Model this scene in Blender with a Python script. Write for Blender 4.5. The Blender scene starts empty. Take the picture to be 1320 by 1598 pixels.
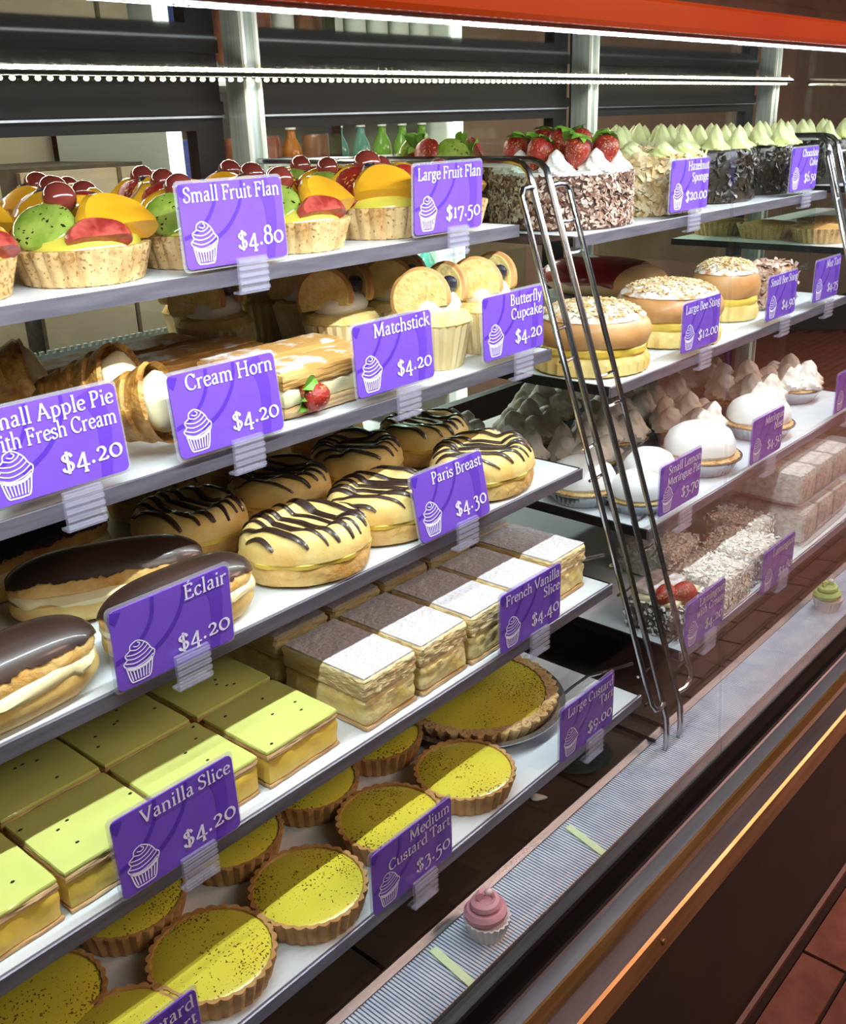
import bpy, math, random
from mathutils import Vector, Matrix, noise as mnoise
random.seed(7)
PI = math.pi
scene = bpy.context.scene
COL = scene.collection
EYE = 1.5                                  # camera height above the floor

# ------------------------------------------------------------------ camera
cam_d = bpy.data.cameras.new('camera'); cam = bpy.data.objects.new('camera', cam_d); COL.objects.link(cam)
ex = Vector((0.66299981, -0.74797023, -0.03117343))      # image right in world axes
dn = Vector((-0.29412274, -0.22196522, -0.92963609))     # image down
fw = Vector((0.6884207, 0.62551737, -0.36715795))        # view direction
up = -dn; bk = -fw
cam.matrix_world = Matrix(((ex.x, up.x, bk.x, 0), (ex.y, up.y, bk.y, 0), (ex.z, up.z, bk.z, EYE), (0, 0, 0, 1)))
cam_d.sensor_fit = 'HORIZONTAL'; cam_d.sensor_width = 36.0
cam_d.lens = 1547.13 / 1320.0 * 36.0
cam_d.clip_start = 0.02; cam_d.clip_end = 60
scene.camera = cam

# ------------------------------------------------------------------ world, exposure, lights
w = bpy.data.worlds.new('world'); scene.world = w; w.use_nodes = True
w.node_tree.nodes['Background'].inputs[0].default_value = (0.95, 0.88, 0.85, 1)
w.node_tree.nodes['Background'].inputs[1].default_value = 0.05
vs = scene.view_settings
vs.view_transform = 'Standard'; vs.look = 'None'; vs.exposure = 0.0; vs.gamma = 1.0; vs.use_curve_mapping = False
scene.cycles.use_denoising = True
scene.cycles.max_bounces = 6; scene.cycles.diffuse_bounces = 3; scene.cycles.glossy_bounces = 3
scene.cycles.use_adaptive_sampling = True; scene.cycles.adaptive_threshold = 0.03; scene.cycles.transparent_max_bounces = 24
scene.cycles.sample_clamp_indirect = 4.0

def area(name, loc, direction, sx, sy, power, color):
    l = bpy.data.lights.new(name, 'AREA'); l.shape = 'RECTANGLE'; l.size = sx; l.size_y = sy
    l.energy = power; l.color = color
    o = bpy.data.objects.new(name, l); COL.objects.link(o); o.location = loc
    o.rotation_euler = Vector(direction).to_track_quat('-Z', 'Y').to_euler()
    return o
# the two LED strips of the case (long axis along the case)
F = area('front_led_lamp', (1.5, 0.505, EYE + 0.0645), (0, 0.0001, -1), 3.1, 0.006, 27, (0.88, 0.95, 1.0))
F.rotation_euler = (math.radians(14), 0, 0)
B = area('rear_led_lamp', (1.55, 1.232, EYE + 0.0625), (0, -0.0001, -1), 2.8, 0.010, 8, (1.0, 0.93, 0.78))
B.rotation_euler = (math.radians(-25), 0, 0)
# unseen shop ceiling lamps over the customer side: warm, the last an added fill
area('unseen_ceiling_lamp', (2.6, -1.2, 2.9), (0, 0, -1), 1.6, 0.5, 45, (1.0, 0.60, 0.50))
area('unseen_ceiling_lamp', (5.6, -2.2, 2.9), (0, 0, -1), 2.6, 0.8, 210, (1.0, 0.58, 0.47))
area('unseen_ceiling_lamp', (0.6, -1.6, 2.8), (0.1, 0.9, -0.8), 1.4, 0.5, 20, (1.0, 0.88, 0.78))  # added fill, aimed at the case to brighten the red canopy front
# behind the counter
area('unseen_ceiling_lamp', (1.6, 1.8, 2.8), (0, 0.25, -1), 2.0, 0.4, 60, (1.0, 0.95, 0.82))

# ------------------------------------------------------------------ materials
MATS = {}
def srgb(h):
    h = h.lstrip('#'); c = [int(h[i:i + 2], 16) / 255 for i in (0, 2, 4)]
    return tuple((x / 12.92 if x <= 0.04045 else ((x + 0.055) / 1.055) ** 2.4) for x in c)
def mat(name, col, rough=0.5, col2=None, scale=30, sharp=(0.4, 0.6), bump=0.0, bscale=80, metal=0.0, spec=0.5,
        coat=0.0, sss=0.0, emit=0.0, detail=3.0, stretch=None, speck=None):
    if name in MATS: return MATS[name]
    m = bpy.data.materials.new(name); m.use_nodes = True
    nt = m.node_tree; bs = nt.nodes['Principled BSDF']
    c1 = srgb(col) if isinstance(col, str) else col
    bs.inputs['Base Color'].default_value = (*c1, 1)
    bs.inputs['Roughness'].default_value = rough
    bs.inputs['Metallic'].default_value = metal
    bs.inputs['Specular IOR Level'].default_value = spec
    bs.inputs['Coat Weight'].default_value = coat; bs.inputs['Coat Roughness'].default_value = 0.08
    if sss:
        bs.inputs['Subsurface Weight'].default_value = sss
        bs.inputs['Subsurface Radius'].default_value = (0.006, 0.004, 0.002); bs.inputs['Subsurface Scale'].default_value = 1.0
    tc = nt.nodes.new('ShaderNodeTexCoord'); vec = tc.outputs['Object']
    if stretch:
        mp = nt.nodes.new('ShaderNodeMapping'); mp.inputs['Scale'].default_value = stretch
        nt.links.new(vec, mp.inputs[0]); vec = mp.outputs[0]
    colout = None
    if col2 is not None:
        c2 = srgb(col2) if isinstance(col2, str) else col2
        n = nt.nodes.new('ShaderNodeTexNoise'); n.inputs['Scale'].default_value = scale; n.inputs['Detail'].default_value = detail
        nt.links.new(vec, n.inputs['Vector'])
        r = nt.nodes.new('ShaderNodeValToRGB')
        r.color_ramp.elements[0].position = sharp[0]; r.color_ramp.elements[1].position = sharp[1]
        r.color_ramp.elements[0].color = (*c1, 1); r.color_ramp.elements[1].color = (*c2, 1)
        nt.links.new(n.outputs['Fac'], r.inputs[0]); colout = r.outputs[0]
    if speck is not None:                       # (colour, noise scale, threshold, patch scale)
        c3 = srgb(speck[0])
        n = nt.nodes.new('ShaderNodeTexNoise'); n.inputs['Scale'].default_value = speck[1]; n.inputs['Detail'].default_value = 1.5
        n2 = nt.nodes.new('ShaderNodeTexNoise'); n2.inputs['Scale'].default_value = speck[3]; n2.inputs['Detail'].default_value = 1
        nt.links.new(tc.outputs['Object'], n.inputs['Vector']); nt.links.new(tc.outputs['Object'], n2.inputs['Vector'])
        ad = nt.nodes.new('ShaderNodeMath'); ad.operation = 'MULTIPLY_ADD'; ad.inputs[1].default_value = 0.35
        nt.links.new(n2.outputs['Fac'], ad.inputs[0]); nt.links.new(n.outputs['Fac'], ad.inputs[2])
        rr = nt.nodes.new('ShaderNodeValToRGB'); rr.color_ramp.elements[0].position = speck[2]; rr.color_ramp.elements[1].position = speck[2] + 0.03
        nt.links.new(ad.outputs[0], rr.inputs[0])
        mx = nt.nodes.new('ShaderNodeMix'); mx.data_type = 'RGBA'
        nt.links.new(rr.outputs[0], mx.inputs['Factor'])
        if colout: nt.links.new(colout, mx.inputs['A'])
        else: mx.inputs['A'].default_value = (*c1, 1)
        mx.inputs['B'].default_value = (*c3, 1); colout = mx.outputs['Result']
    if colout: nt.links.new(colout, bs.inputs['Base Color'])
    if bump:
        n = nt.nodes.new('ShaderNodeTexNoise'); n.inputs['Scale'].default_value = bscale; n.inputs['Detail'].default_value = 4
        nt.links.new(vec, n.inputs['Vector'])
        b = nt.nodes.new('ShaderNodeBump'); b.inputs['Strength'].default_value = bump; b.inputs['Distance'].default_value = 0.0045
        nt.links.new(n.outputs['Fac'], b.inputs['Height']); nt.links.new(b.outputs[0], bs.inputs['Normal'])
    if emit:
        bs.inputs['Emission Color'].default_value = (*c1, 1); bs.inputs['Emission Strength'].default_value = emit
        m.cycles.emission_sampling = 'NONE'
    MATS[name] = m; return m

def clear_mat(name, tint=(1, 1, 1), fac=0.06, rough=0.02, fresnel=True, haze=0.0, hazecol=(1, 1, 1), ior=1.45):
    if name in MATS: return MATS[name]
    m = bpy.data.materials.new(name); m.use_nodes = True; nt = m.node_tree; nt.nodes.clear()
    out = nt.nodes.new('ShaderNodeOutputMaterial')
    tr = nt.nodes.new('ShaderNodeBsdfTransparent'); tr.inputs[0].default_value = (*tint, 1)
    gl = nt.nodes.new('ShaderNodeBsdfGlossy'); gl.inputs['Roughness'].default_value = rough
    mx = nt.nodes.new('ShaderNodeMixShader')
    base = tr.outputs[0]
    if haze:
        df = nt.nodes.new('ShaderNodeBsdfDiffuse'); df.inputs[0].default_value = (*hazecol, 1)
        m2 = nt.nodes.new('ShaderNodeMixShader'); m2.inputs[0].default_value = haze
        nt.links.new(base, m2.inputs[1]); nt.links.new(df.outputs[0], m2.inputs[2]); base = m2.outputs[0]
    if fresnel:
        fr = nt.nodes.new('ShaderNodeFresnel'); ge = nt.nodes.new('ShaderNodeNewGeometry')
        io = nt.nodes.new('ShaderNodeMath'); io.operation = 'MULTIPLY_ADD'; io.inputs[1].default_value = 1 / ior - ior; io.inputs[2].default_value = ior
        nt.links.new(ge.outputs['Backfacing'], io.inputs[0]); nt.links.new(io.outputs[0], fr.inputs[0])
        nt.links.new(fr.outputs[0], mx.inputs[0])
    else: mx.inputs[0].default_value = fac
    nt.links.new(base, mx.inputs[1]); nt.links.new(gl.outputs[0], mx.inputs[2]); nt.links.new(mx.outputs[0], out.inputs[0])
    MATS[name] = m; return m

# ------------------------------------------------------------------ mesh helpers
class MB:
    def __init__(s): s.v = []; s.f = []
    def add(s, vs_, fs_):
        b = len(s.v); s.v += [tuple(p) for p in vs_]; s.f += [tuple(b + i for i in f) for f in fs_]; return s
    def merge(s, o, M=None):
        return s.add([tuple(M @ Vector(p)) for p in o.v] if M is not None else o.v, o.f)
    def box(s, x0, x1, y0, y1, z0, z1):
        return s.add([(x0, y0, z0), (x1, y0, z0), (x1, y1, z0), (x0, y1, z0), (x0, y0, z1), (x1, y0, z1), (x1, y1, z1), (x0, y1, z1)],
                     [(0, 3, 2, 1), (4, 5, 6, 7), (0, 1, 5, 4), (1, 2, 6, 5), (2, 3, 7, 6), (3, 0, 4, 7)])
    def prism(s, prof, x0, x1):                  # profile of (y,z), extruded along x
        n = len(prof)
        return s.add([(x0, y, z) for y, z in prof] + [(x1, y, z) for y, z in prof],
                     [(i, (i + 1) % n, n + (i + 1) % n, n + i) for i in range(n)] + [tuple(range(n))[::-1], tuple(range(n, 2 * n))])
    def tube(s, path, r, n=8, rf=None, flat=1.0):
        P = [Vector(p) for p in path]; rings = []; up_ = None
        for i, p in enumerate(P):
            t = (P[min(i + 1, len(P) - 1)] - P[max(i - 1, 0)]).normalized()
            if up_ is None:
                up_ = Vector((0, 0, 1)) if abs(t.z) < 0.9 else Vector((0, 1, 0))
            a = t.cross(up_).normalized(); b = a.cross(t).normalized(); up_ = b
            rr = r if rf is None else r * rf(i / (len(P) - 1))
            rings.append([p + a * (rr * math.cos(2 * PI * k / n)) + b * (rr * flat * math.sin(2 * PI * k / n)) for k in range(n)])
        vs_ = [q for ring in rings for q in ring]; fs = []
        for i in range(len(P) - 1):
            for k in range(n):
                fs.append((i * n + k, i * n + (k + 1) % n, (i + 1) * n + (k + 1) % n, (i + 1) * n + k))
        fs.append(tuple(range(n))[::-1]); fs.append(tuple((len(P) - 1) * n + k for k in range(n)))
        return s.add(vs_, fs)
    def lathe(s, prof, n=32, rmod=None, zmod=None, cx=0, cy=0, caps=True):
        vs_ = []; fs = []; m = len(prof)
        for i, (r, z) in enumerate(prof):
            for k in range(n):
                th = 2 * PI * k / n
                rr = r * (rmod(th, i, z) if rmod else 1); zz = z + (zmod(th, i, r) if zmod else 0)
                vs_.append((cx + rr * math.cos(th), cy + rr * math.sin(th), zz))
        for i in range(m - 1):
            for k in range(n):
                fs.append((i * n + k, i * n + (k + 1) % n, (i + 1) * n + (k + 1) % n, (i + 1) * n + k))
        if caps:
            fs.append(tuple(range(n))[::-1]); fs.append(tuple((m - 1) * n + k for k in range(n)))
        return s.add(vs_, fs)
    def ell(s, c, r, nu=16, nv=10, M=None, fn=None):
        vs_ = []; fs = []
        for j in range(nv + 1):
            ph = PI * j / nv
            for i in range(nu):
                th = 2 * PI * i / nu
                p = Vector((r[0] * math.sin(ph) * math.cos(th), r[1] * math.sin(ph) * math.sin(th), -r[2] * math.cos(ph)))
                if fn: p = fn(p)
                if M is not None: p = M @ p
                vs_.append((p.x + c[0], p.y + c[1], p.z + c[2]))
        for j in range(nv):
            for i in range(nu):
                fs.append((j * nu + i, j * nu + (i + 1) % nu, (j + 1) * nu + (i + 1) % nu, (j + 1) * nu + i))
        return s.add(vs_, fs)
    def grid(s, fn, nu, nv):
        vs_ = [fn(i / nu, j / nv) for j in range(nv + 1) for i in range(nu + 1)]
        fs = [(j * (nu + 1) + i, j * (nu + 1) + i + 1, (j + 1) * (nu + 1) + i + 1, (j + 1) * (nu + 1) + i) for j in range(nv) for i in range(nu)]
        return s.add(vs_, fs)
    def rbox(s, sx, sy, sz, r=0.004, seg=(6, 6, 4), amp=0.0, freq=60, off=0.0, M=None, c=(0, 0, 0), side_amp=None):
        """box with rounded edges and an uneven skin, standing on z = c.z"""
        key = {}; vs_ = []; fs = []
        hx, hy, hz = sx / 2, sy / 2, sz / 2
        N = seg
        def vert(i, j, k):
            kk = (i, j, k)
            if kk in key: return key[kk]
            p = Vector((-hx + sx * i / N[0], -hy + sy * j / N[1], -hz + sz * k / N[2]))
            q = Vector((max(-hx + r, min(hx - r, p.x)), max(-hy + r, min(hy - r, p.y)), max(-hz + r, min(hz - r, p.z))))
            d = p - q
            nrm = d.normalized() if d.length > 1e-9 else Vector((0, 0, 1))
            p = q + nrm * r if d.length > 1e-9 else p
            if amp or side_amp:
                a = amp if abs(nrm.z) > 0.7 else (side_amp if side_amp is not None else amp)
                p = p + nrm * (a * mnoise.noise((p + Vector((off, off * 1.7, off * 0.3))) * freq))
            p.z += hz
            if M is not None: p = M @ p
            key[kk] = len(vs_); vs_.append((p.x + c[0], p.y + c[1], p.z + c[2])); return key[kk]
        def face(fn, a, b, flip):
            for i in range(a):
                for j in range(b):
                    q = (vert(*fn(i, j)), vert(*fn(i + 1, j)), vert(*fn(i + 1, j + 1)), vert(*fn(i, j + 1)))
                    fs.append(q[::-1] if flip else q)
        face(lambda i, j: (i, j, N[2]), N[0], N[1], False); face(lambda i, j: (i, j, 0), N[0], N[1], True)
        face(lambda i, j: (i, 0, j), N[0], N[2], False); face(lambda i, j: (i, N[1], j), N[0], N[2], True)
        face(lambda i, j: (0, i, j), N[1], N[2], True); face(lambda i, j: (N[0], i, j), N[1], N[2], False)
        return s.add(vs_, fs)
    def rough(s, amp, freq, off=0.0):
        s.v = [tuple(Vector(p) + Vector(mnoise.noise_vector((Vector(p) + Vector((off, off, off))) * freq)) * amp) for p in s.v]; return s
    def xf(s, M): s.v = [tuple(M @ Vector(p)) for p in s.v]; return s
    def mesh(s, name, m, smooth=35):
        me = bpy.data.meshes.new(name); me.from_pydata(s.v, [], s.f); me.materials.append(m)
        me.validate(); 
        if smooth:
            me.shade_smooth(); me.set_sharp_from_angle(angle=math.radians(smooth))
        me.update(); return me
    def build(s, name, m, parent=None, loc=(0, 0, 0), rot=(0, 0, 0), smooth=35):
        o = bpy.data.objects.new(name, s.mesh(name, m, smooth)); COL.objects.link(o)
        o.location = loc; o.rotation_euler = rot
        if parent: o.parent = parent
        return o

def tag(o, label=None, cat=None, group=None, kind=None):
    if label: o['label'] = label
    if cat: o['category'] = cat
    if group: o['group'] = group
    if kind: o['kind'] = kind
    return o
def thing(name, label, cat, loc=(0, 0, 0), rz=0.0, group=None):
    o = bpy.data.objects.new(name, None); COL.objects.link(o); o.empty_display_size = 0.02
    o.location = loc; o.rotation_euler = (0, 0, rz)
    return tag(o, label, cat, group)
def dup(root, loc, rz, label=None, group=None, scale=None):
    def cp(o, parent):
        c = o.copy(); COL.objects.link(c)
        if parent: c.parent = parent
        for ch in kids.get(o.name, []): cp(ch, c)
        return c
    kids = {}
    for o in root.children_recursive: kids.setdefault(o.parent.name, []).append(o)
    r = cp(root, None); r.location = loc; r.rotation_euler = (0, 0, rz)
    if scale: r.scale = (scale, scale, scale)
    if label: r['label'] = label
    if group: r['group'] = group
    return r
def T(x, y, z): return Matrix.Translation((x, y, z))
def RZ(a): return Matrix.Rotation(a, 4, 'Z')
def RX(a): return Matrix.Rotation(a, 4, 'X')
def RY(a): return Matrix.Rotation(a, 4, 'Y')
rnd = random.uniform

# palette ------------------------------------------------------------
steel = mat('brushed_steel', '#a9a9ac', 0.28, '#8f8f94', 200, (0.3, 0.7), metal=0.9, stretch=(0.05, 1, 1))
chrome = mat('chrome_wire', '#b9bcc0', 0.18, metal=1.0)
shelfrail = mat('shelf_rail_metal', '#8d8996', 0.35, '#7b7784', 120, metal=0.55, stretch=(0.1, 1, 1))
whitelam = mat('white_laminate', '#dfe4e8', 0.35, '#cfd5db', 6, (0.3, 0.7))
blackrub = mat('black_gasket', '#0a0809', 0.42, spec=0.25)
darkframe = mat('dark_door_frame', '#101114', 0.5, '#0b0c0e', 40, spec=0.3)
brass = mat('brass_trim', '#b08a5c', 0.3, '#94703f', 60, metal=0.7, stretch=(0.1, 1, 1))
trimsteel = mat('sill_steel', '#7f7b7e', 0.30, '#6c686c', 90, (0.3, 0.7), metal=0.85, stretch=(0.05, 1, 1))
kickm = mat('dark_kick_panel', '#211a17', 0.55, '#28201b', 9)
deckm = mat('dark_deck_panel', '#453c33', 0.42, '#3a322b', 14)
redm = mat('red_canopy_paint', '#fb6629', 0.22, '#f2521e', 3, (0.35, 0.65), coat=0.5)
beigem = mat('beige_cabinet', '#b3a58e', 0.6, '#a79981', 4)
ledm = mat('led_white', '#eef6ff', 0.4, emit=9.0)
ledw = mat('led_warm', '#fff2cf', 0.4, emit=7.0)
tubem = mat('fridge_tube', '#f6fff2', 0.4, emit=3.0)
glassm = clear_mat('front_glass_pane', (0.97, 0.99, 0.98))
doorglass = clear_mat('door_glass_pane', (0.93, 0.97, 0.95))
plastic = clear_mat('clear_plastic', (0.97, 0.97, 1.0), rough=0.08, haze=0.13, hazecol=(0.8, 0.78, 0.92))
sleevem = clear_mat('tag_sleeve', (0.96, 0.96, 1.0), rough=0.1, haze=0.18, hazecol=(0.85, 0.83, 0.95))

# ================================================================== SETTING
XA, XB = -0.25, 3.02
fl = MB().box(-3, 9, -5, 3.2, -0.06, -0.004).build('floor', mat('floor_grout', '#2c1c19', 0.8, '#38241f', 12), smooth=0)
tag(fl, 'terracotta tiled shop floor', kind='structure')
tile_m = mat('terracotta_tile', '#9c6a5c', 0.42, '#87584b', 22, (0.35, 0.65), bump=0.12, bscale=160)
tile_me = MB().rbox(0.262, 0.080, 0.010, r=0.003, seg=(2, 2, 2)).mesh('tile', tile_m)
rows = 0
for r_ in range(15):
    for c_ in range(12):
        if r_ > 8 and c_ < 2: continue
        o = bpy.data.objects.new('tile', tile_me); COL.objects.link(o); o.parent = fl
        o.location = (0.87 + c_ * 0.268 + (0.121 if r_ % 2 else 0.0), 0.416 - r_ * 0.0865, -0.008)
far = MB()
for r_ in range(15, 58):
    for c_ in range(30):
        x = 0.87 + c_ * 0.268 + (0.121 if r_ % 2 else 0.0); y = 0.416 - r_ * 0.0865
        far.box(x - .131, x + .131, y - .040, y + .040, -0.008, 0.002)
for r_ in range(15):
    for c_ in range(12, 30):
        x = 0.87 + c_ * 0.268 + (0.121 if r_ % 2 else 0.0); y = 0.416 - r_ * 0.0865
        far.box(x - .131, x + .131, y - .040, y + .040, -0.008, 0.002)
tag(far.build('distant_tiles', tile_m, fl, smooth=0), kind='stuff')
wb = MB().box(-3, 9, 3.05, 3.15, 0, 3.0).build('wall_back', mat('back_wall_paint', '#b7aa94', 0.7, '#aa9c86', 3), smooth=0)
tag(wb, 'beige wall behind the counter', kind='structure')
wo = MB().box(-3, 9, -5.1, -5.0, 0, 3.0).build('wall_opposite', mat('opposite_wall_paint', '#7c5546', 0.7, '#6b4638', 2), smooth=0)
tag(wo, 'brown wall across the shop floor', kind='structure')
ce = MB().box(-3, 9, -5.1, 3.15, 3.0, 3.1).build('ceiling', mat('ceiling_paint', '#5d524a', 0.8, '#554a43', 2), smooth=0)
tag(ce, 'dim shop ceiling', kind='structure')

t_ = bpy.data.objects.new('aisle_reflection_blocker', None); COL.objects.link(t_); t_.location = (1.55, -1.0, 0)  # unseen dark block added to darken the reflection in the front glass
t_['label'] = 'dark block added across the aisle, darkening the reflection in the front glass'; t_['category'] = 'reflection blocker'
for nm_, b_, m_ in (('blocker_body', (-1.30, 1.30, -.36, .36, 0.0, 1.28), mat('dark_blocker_body', '#241b17', .6, '#2c211c', 5)), ('blocker_top', (-1.33, 1.33, -.39, .39, 1.28, 1.32), mat('dark_blocker_top', '#1b1513', .35))):
    MB().box(*b_).build(nm_, m_, t_, smooth=0)

# ================================================================== THE CASE
def zz(z): return EYE + z
case = thing('display_case', 'long glass fronted pastry display case with red canopy and steel sill', 'display case', (0, 0, 0))
def cpart(mb, name, m, smooth=35): return mb.build(name, m, case, smooth=smooth)
# deck panels with open seams
dm = [-0.25, 0.135, 0.525, 0.90, 1.28, 1.66, 2.04, 2.42, 3.0]
for a, b in zip(dm[:-1], dm[1:]):
    cpart(MB().box(a + .0025, b - .0025, 0.546, 1.25, zz(-.806), zz(-.792)), 'deck_panel', deckm, 0)
cpart(MB().box(XA, XB, 0.42, 1.27, zz(-.86), zz(-.806)), 'deck_base', darkframe, 0)
cpart(MB().prism([(0.536, zz(-.806)), (0.547, zz(-.806)), (0.547, zz(-.787)), (0.543, zz(-.784)), (0.536, zz(-.789))], XA, XB), 'deck_rail', mat('rail_steel', '#a3a6ab', .35, '#94979c', 90, metal=.5, stretch=(.05, 1, 1)), 20)
# ribbed air grille: ribs run front to back
gm = mat('grille_rib', '#d5deec', 0.4, '#c5cfe2', 30)
g = MB(); x = 0.25
while x < XB:
    g.box(x, x + 0.0024, 0.4665, 0.5355, zz(-.795), zz(-.790)); x += 0.0041
tag(cpart(g, 'grille_ribs', gm, 0), 'pale ribbed air grille along the front', kind='stuff')
cpart(MB().box(XA, XB, 0.4665, 0.5355, zz(-.806), zz(-.7965)), 'grille_tray', mat('grille_shadow', '#6d7789', 0.6), 0)
for xj, tw in ((0.80, -0.028), (0.557, -0.018)):  # pale strips standing in for lamp reflections that cross the grille
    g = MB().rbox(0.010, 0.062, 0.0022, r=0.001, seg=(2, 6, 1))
    cpart(g.xf(T(xj + .012, 0.498, zz(-.7898)) @ RZ(tw * 8)), 'grille_reflection', mat('pale_reflection_strip', '#dff0c0', 0.35))
# sill
cpart(MB().prism([(0.466, zz(-.806)), (0.466, zz(-.782)), (0.458, zz(-.776)), (0.444, zz(-.780)), (0.435, zz(-.800)), (0.435, zz(-.812))], XA, XB), 'glass_gasket', blackrub, 25)
cpart(MB().prism([(0.435, zz(-.83)), (0.435, zz(-.8005)), (0.430, zz(-.7985)), (0.428, zz(-.8005)), (0.412, zz(-.803)), (0.412, zz(-.83))], XA, XB), 'upper_sill', trimsteel, 20)
cpart(MB().prism([(0.412, zz(-.84)), (0.412, zz(-.8025)), (0.409, zz(-.8025)), (0.4035, zz(-.811)), (0.4035, zz(-.84))], XA, XB), 'brass_bead', brass, 20)
cpart(MB().prism([(0.4035, zz(-.86)), (0.4035, zz(-.822)), (0.384, zz(-.829)), (0.384, zz(-.86))], XA, XB), 'lower_sill', trimsteel, 20)
cpart(MB().prism([(0.384, zz(-.862)), (0.384, zz(-.8275)), (0.3805, zz(-.830)), (0.378, zz(-.860)), (0.378, zz(-.864))], XA, XB), 'brass_lip', brass, 20)
for xs in (0.786, 1.39, 2.0):
    cpart(MB().lathe([(0.0042, 0), (0.0040, 0.0016), (0.0025, 0.003), (0.0005, 0.0034)], 12).xf(T(xs, 0.3795, zz(-.847)) @ RX(PI / 2)), 'lip_screw', brass)
cpart(MB().box(XA, XB, 0.477, 0.50, 0.0, zz(-.86)), 'kick_panel', kickm, 0)
cpart(MB().box(XA, XB, 0.379, 0.50, zz(-.872), zz(-.860)), 'sill_underside', kickm, 0)
cpart(MB().prism([(0.470, 0.0), (0.470, 0.012), (0.477, 0.016), (0.477, 0.0)], XA, XB), 'kick_strip', mat('kick_strip_brown', '#6b4436', .5), 20)
# canopy, top glass, LED strips
cpart(MB().prism([(0.490, zz(.068)), (0.488, zz(.072)), (0.488, zz(.090)), (0.491, zz(.0935)), (0.60, zz(.0935)), (0.60, zz(.0805)), (0.53, zz(.0805)), (0.53, zz(.068))], XA, XB), 'canopy_face', redm, 20)
cpart(MB().box(XA, XB, 0.53, 1.30, zz(.0690), zz(.080)), 'top_panel', mat('dark_top_glass', '#141718', 0.03, spec=0.7), 0)
cpart(MB().box(XA, XB, 0.60, 1.31, zz(.081), zz(.115)), 'top_cover', mat('dark_top_cover', '#1b1413', 0.5), 0)
cpart(MB().box(XA, XB, 0.50, 0.518, zz(.0655), zz(.068)), 'front_led_strip', mat('led_tape', '#d9dde0', 0.5), 0)
g = MB(); x = 0.2
while x < XB - .02:
    g.ell((x, 0.5035, zz(.0655)), (0.0022, 0.0026, 0.0020), 6, 4); x += 0.0105
tag(cpart(g, 'front_led_diodes', ledm), kind='stuff')
cpart(MB().prism([(1.220, zz(.0665)), (1.226, zz(.0655)), (1.250, zz(.0655)), (1.250, zz(.0688)), (1.220, zz(.0688))], XA, 2.93), 'rear_led_strip', darkframe, 20)
g = MB(); x = 0.3
while x < 2.92:
    g.ell((x, 1.230, zz(.0630)), (0.0042, 0.0045, 0.0032), 6, 4); x += 0.0165
tag(cpart(g, 'rear_led_diodes', ledw), kind='stuff')
# rear posts and sliding doors
alu = mat('post_aluminium', '#c3ccc9', 0.3, '#aeb8b5', 160, metal=0.6, stretch=(1, 1, 0.05))
stdm = mat('shelf_standard', '#eef4f0', 0.35)
for xm in (1.035, 1.965, 2.90, 0.09):
    p = cpart(MB().box(xm - .0135, xm + .0135, 1.256, 1.30, zz(-.79), zz(.0745)), 'rear_post', alu, 0)
    for d in (-.0150, .0105):
        MB().box(xm + d, xm + d + .0045, 1.250, 1.2565, zz(-.79), zz(.0745)).build('shelf_standard', stdm, p, smooth=0)
for x0, x1 in ((0.11, 1.012), (1.058, 1.942), (1.988, 2.877)):
    d = MB().prism([(1.305, zz(.0745)), (1.305, zz(.036)), (1.299, zz(.036)), (1.299, zz(.018)), (1.303, zz(.018)), (1.303, zz(.012)), (1.305, zz(.012)), (1.305, zz(-.004)), (1.33, zz(-.004)), (1.33, zz(.0745))], x0, x1)
    d.box(x0, x0 + .012, 1.305, 1.33, zz(-.79), zz(-.004)).box(x1 - .05, x1, 1.305, 1.33, zz(-.79), zz(-.004)).box(x0, x1, 1.305, 1.33, zz(-.79), zz(-.56))
    dd = cpart(d, 'rear_door', darkframe, 20)
    MB().box(x0, x1, 1.2985, 1.3035, zz(.0135), zz(.0165)).build('door_bead', steel, dd, smooth=0)
    MB().box(x0 + .012, x1 - .05, 1.316, 1.320, zz(-.56), zz(-.004)).build('door_pane', doorglass, dd, smooth=0)
for xd in (1.051, 2.003):
    cpart(MB().box(xd - .002, xd + .002, .765, 1.25, zz(-.30), zz(-.049)), 'bay_divider', clear_mat('green_divider_glass', (.86, .94, .88)), 0)
    cpart(MB().box(xd - .004, xd + .004, .775, 1.25, zz(-.0575), zz(-.0485)), 'divider_edge', stdm, 0)
# front and end glass
def glass_prism(t): return [(0.4470, zz(-.785)), (0.4530, zz(-.785)), (0.5060, zz(.068)), (0.5000, zz(.068))]
for a, b in ((XA, 1.052), (1.055, 2.02), (2.023, XB)):
    cpart(MB().prism(glass_prism(0), a, b), 'front_glass', glassm, 0)
cpart(MB().box(XB - .006, XB, 0.51, 1.25, zz(-.79), zz(.0745)), 'end_glass', doorglass, 0)

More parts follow.
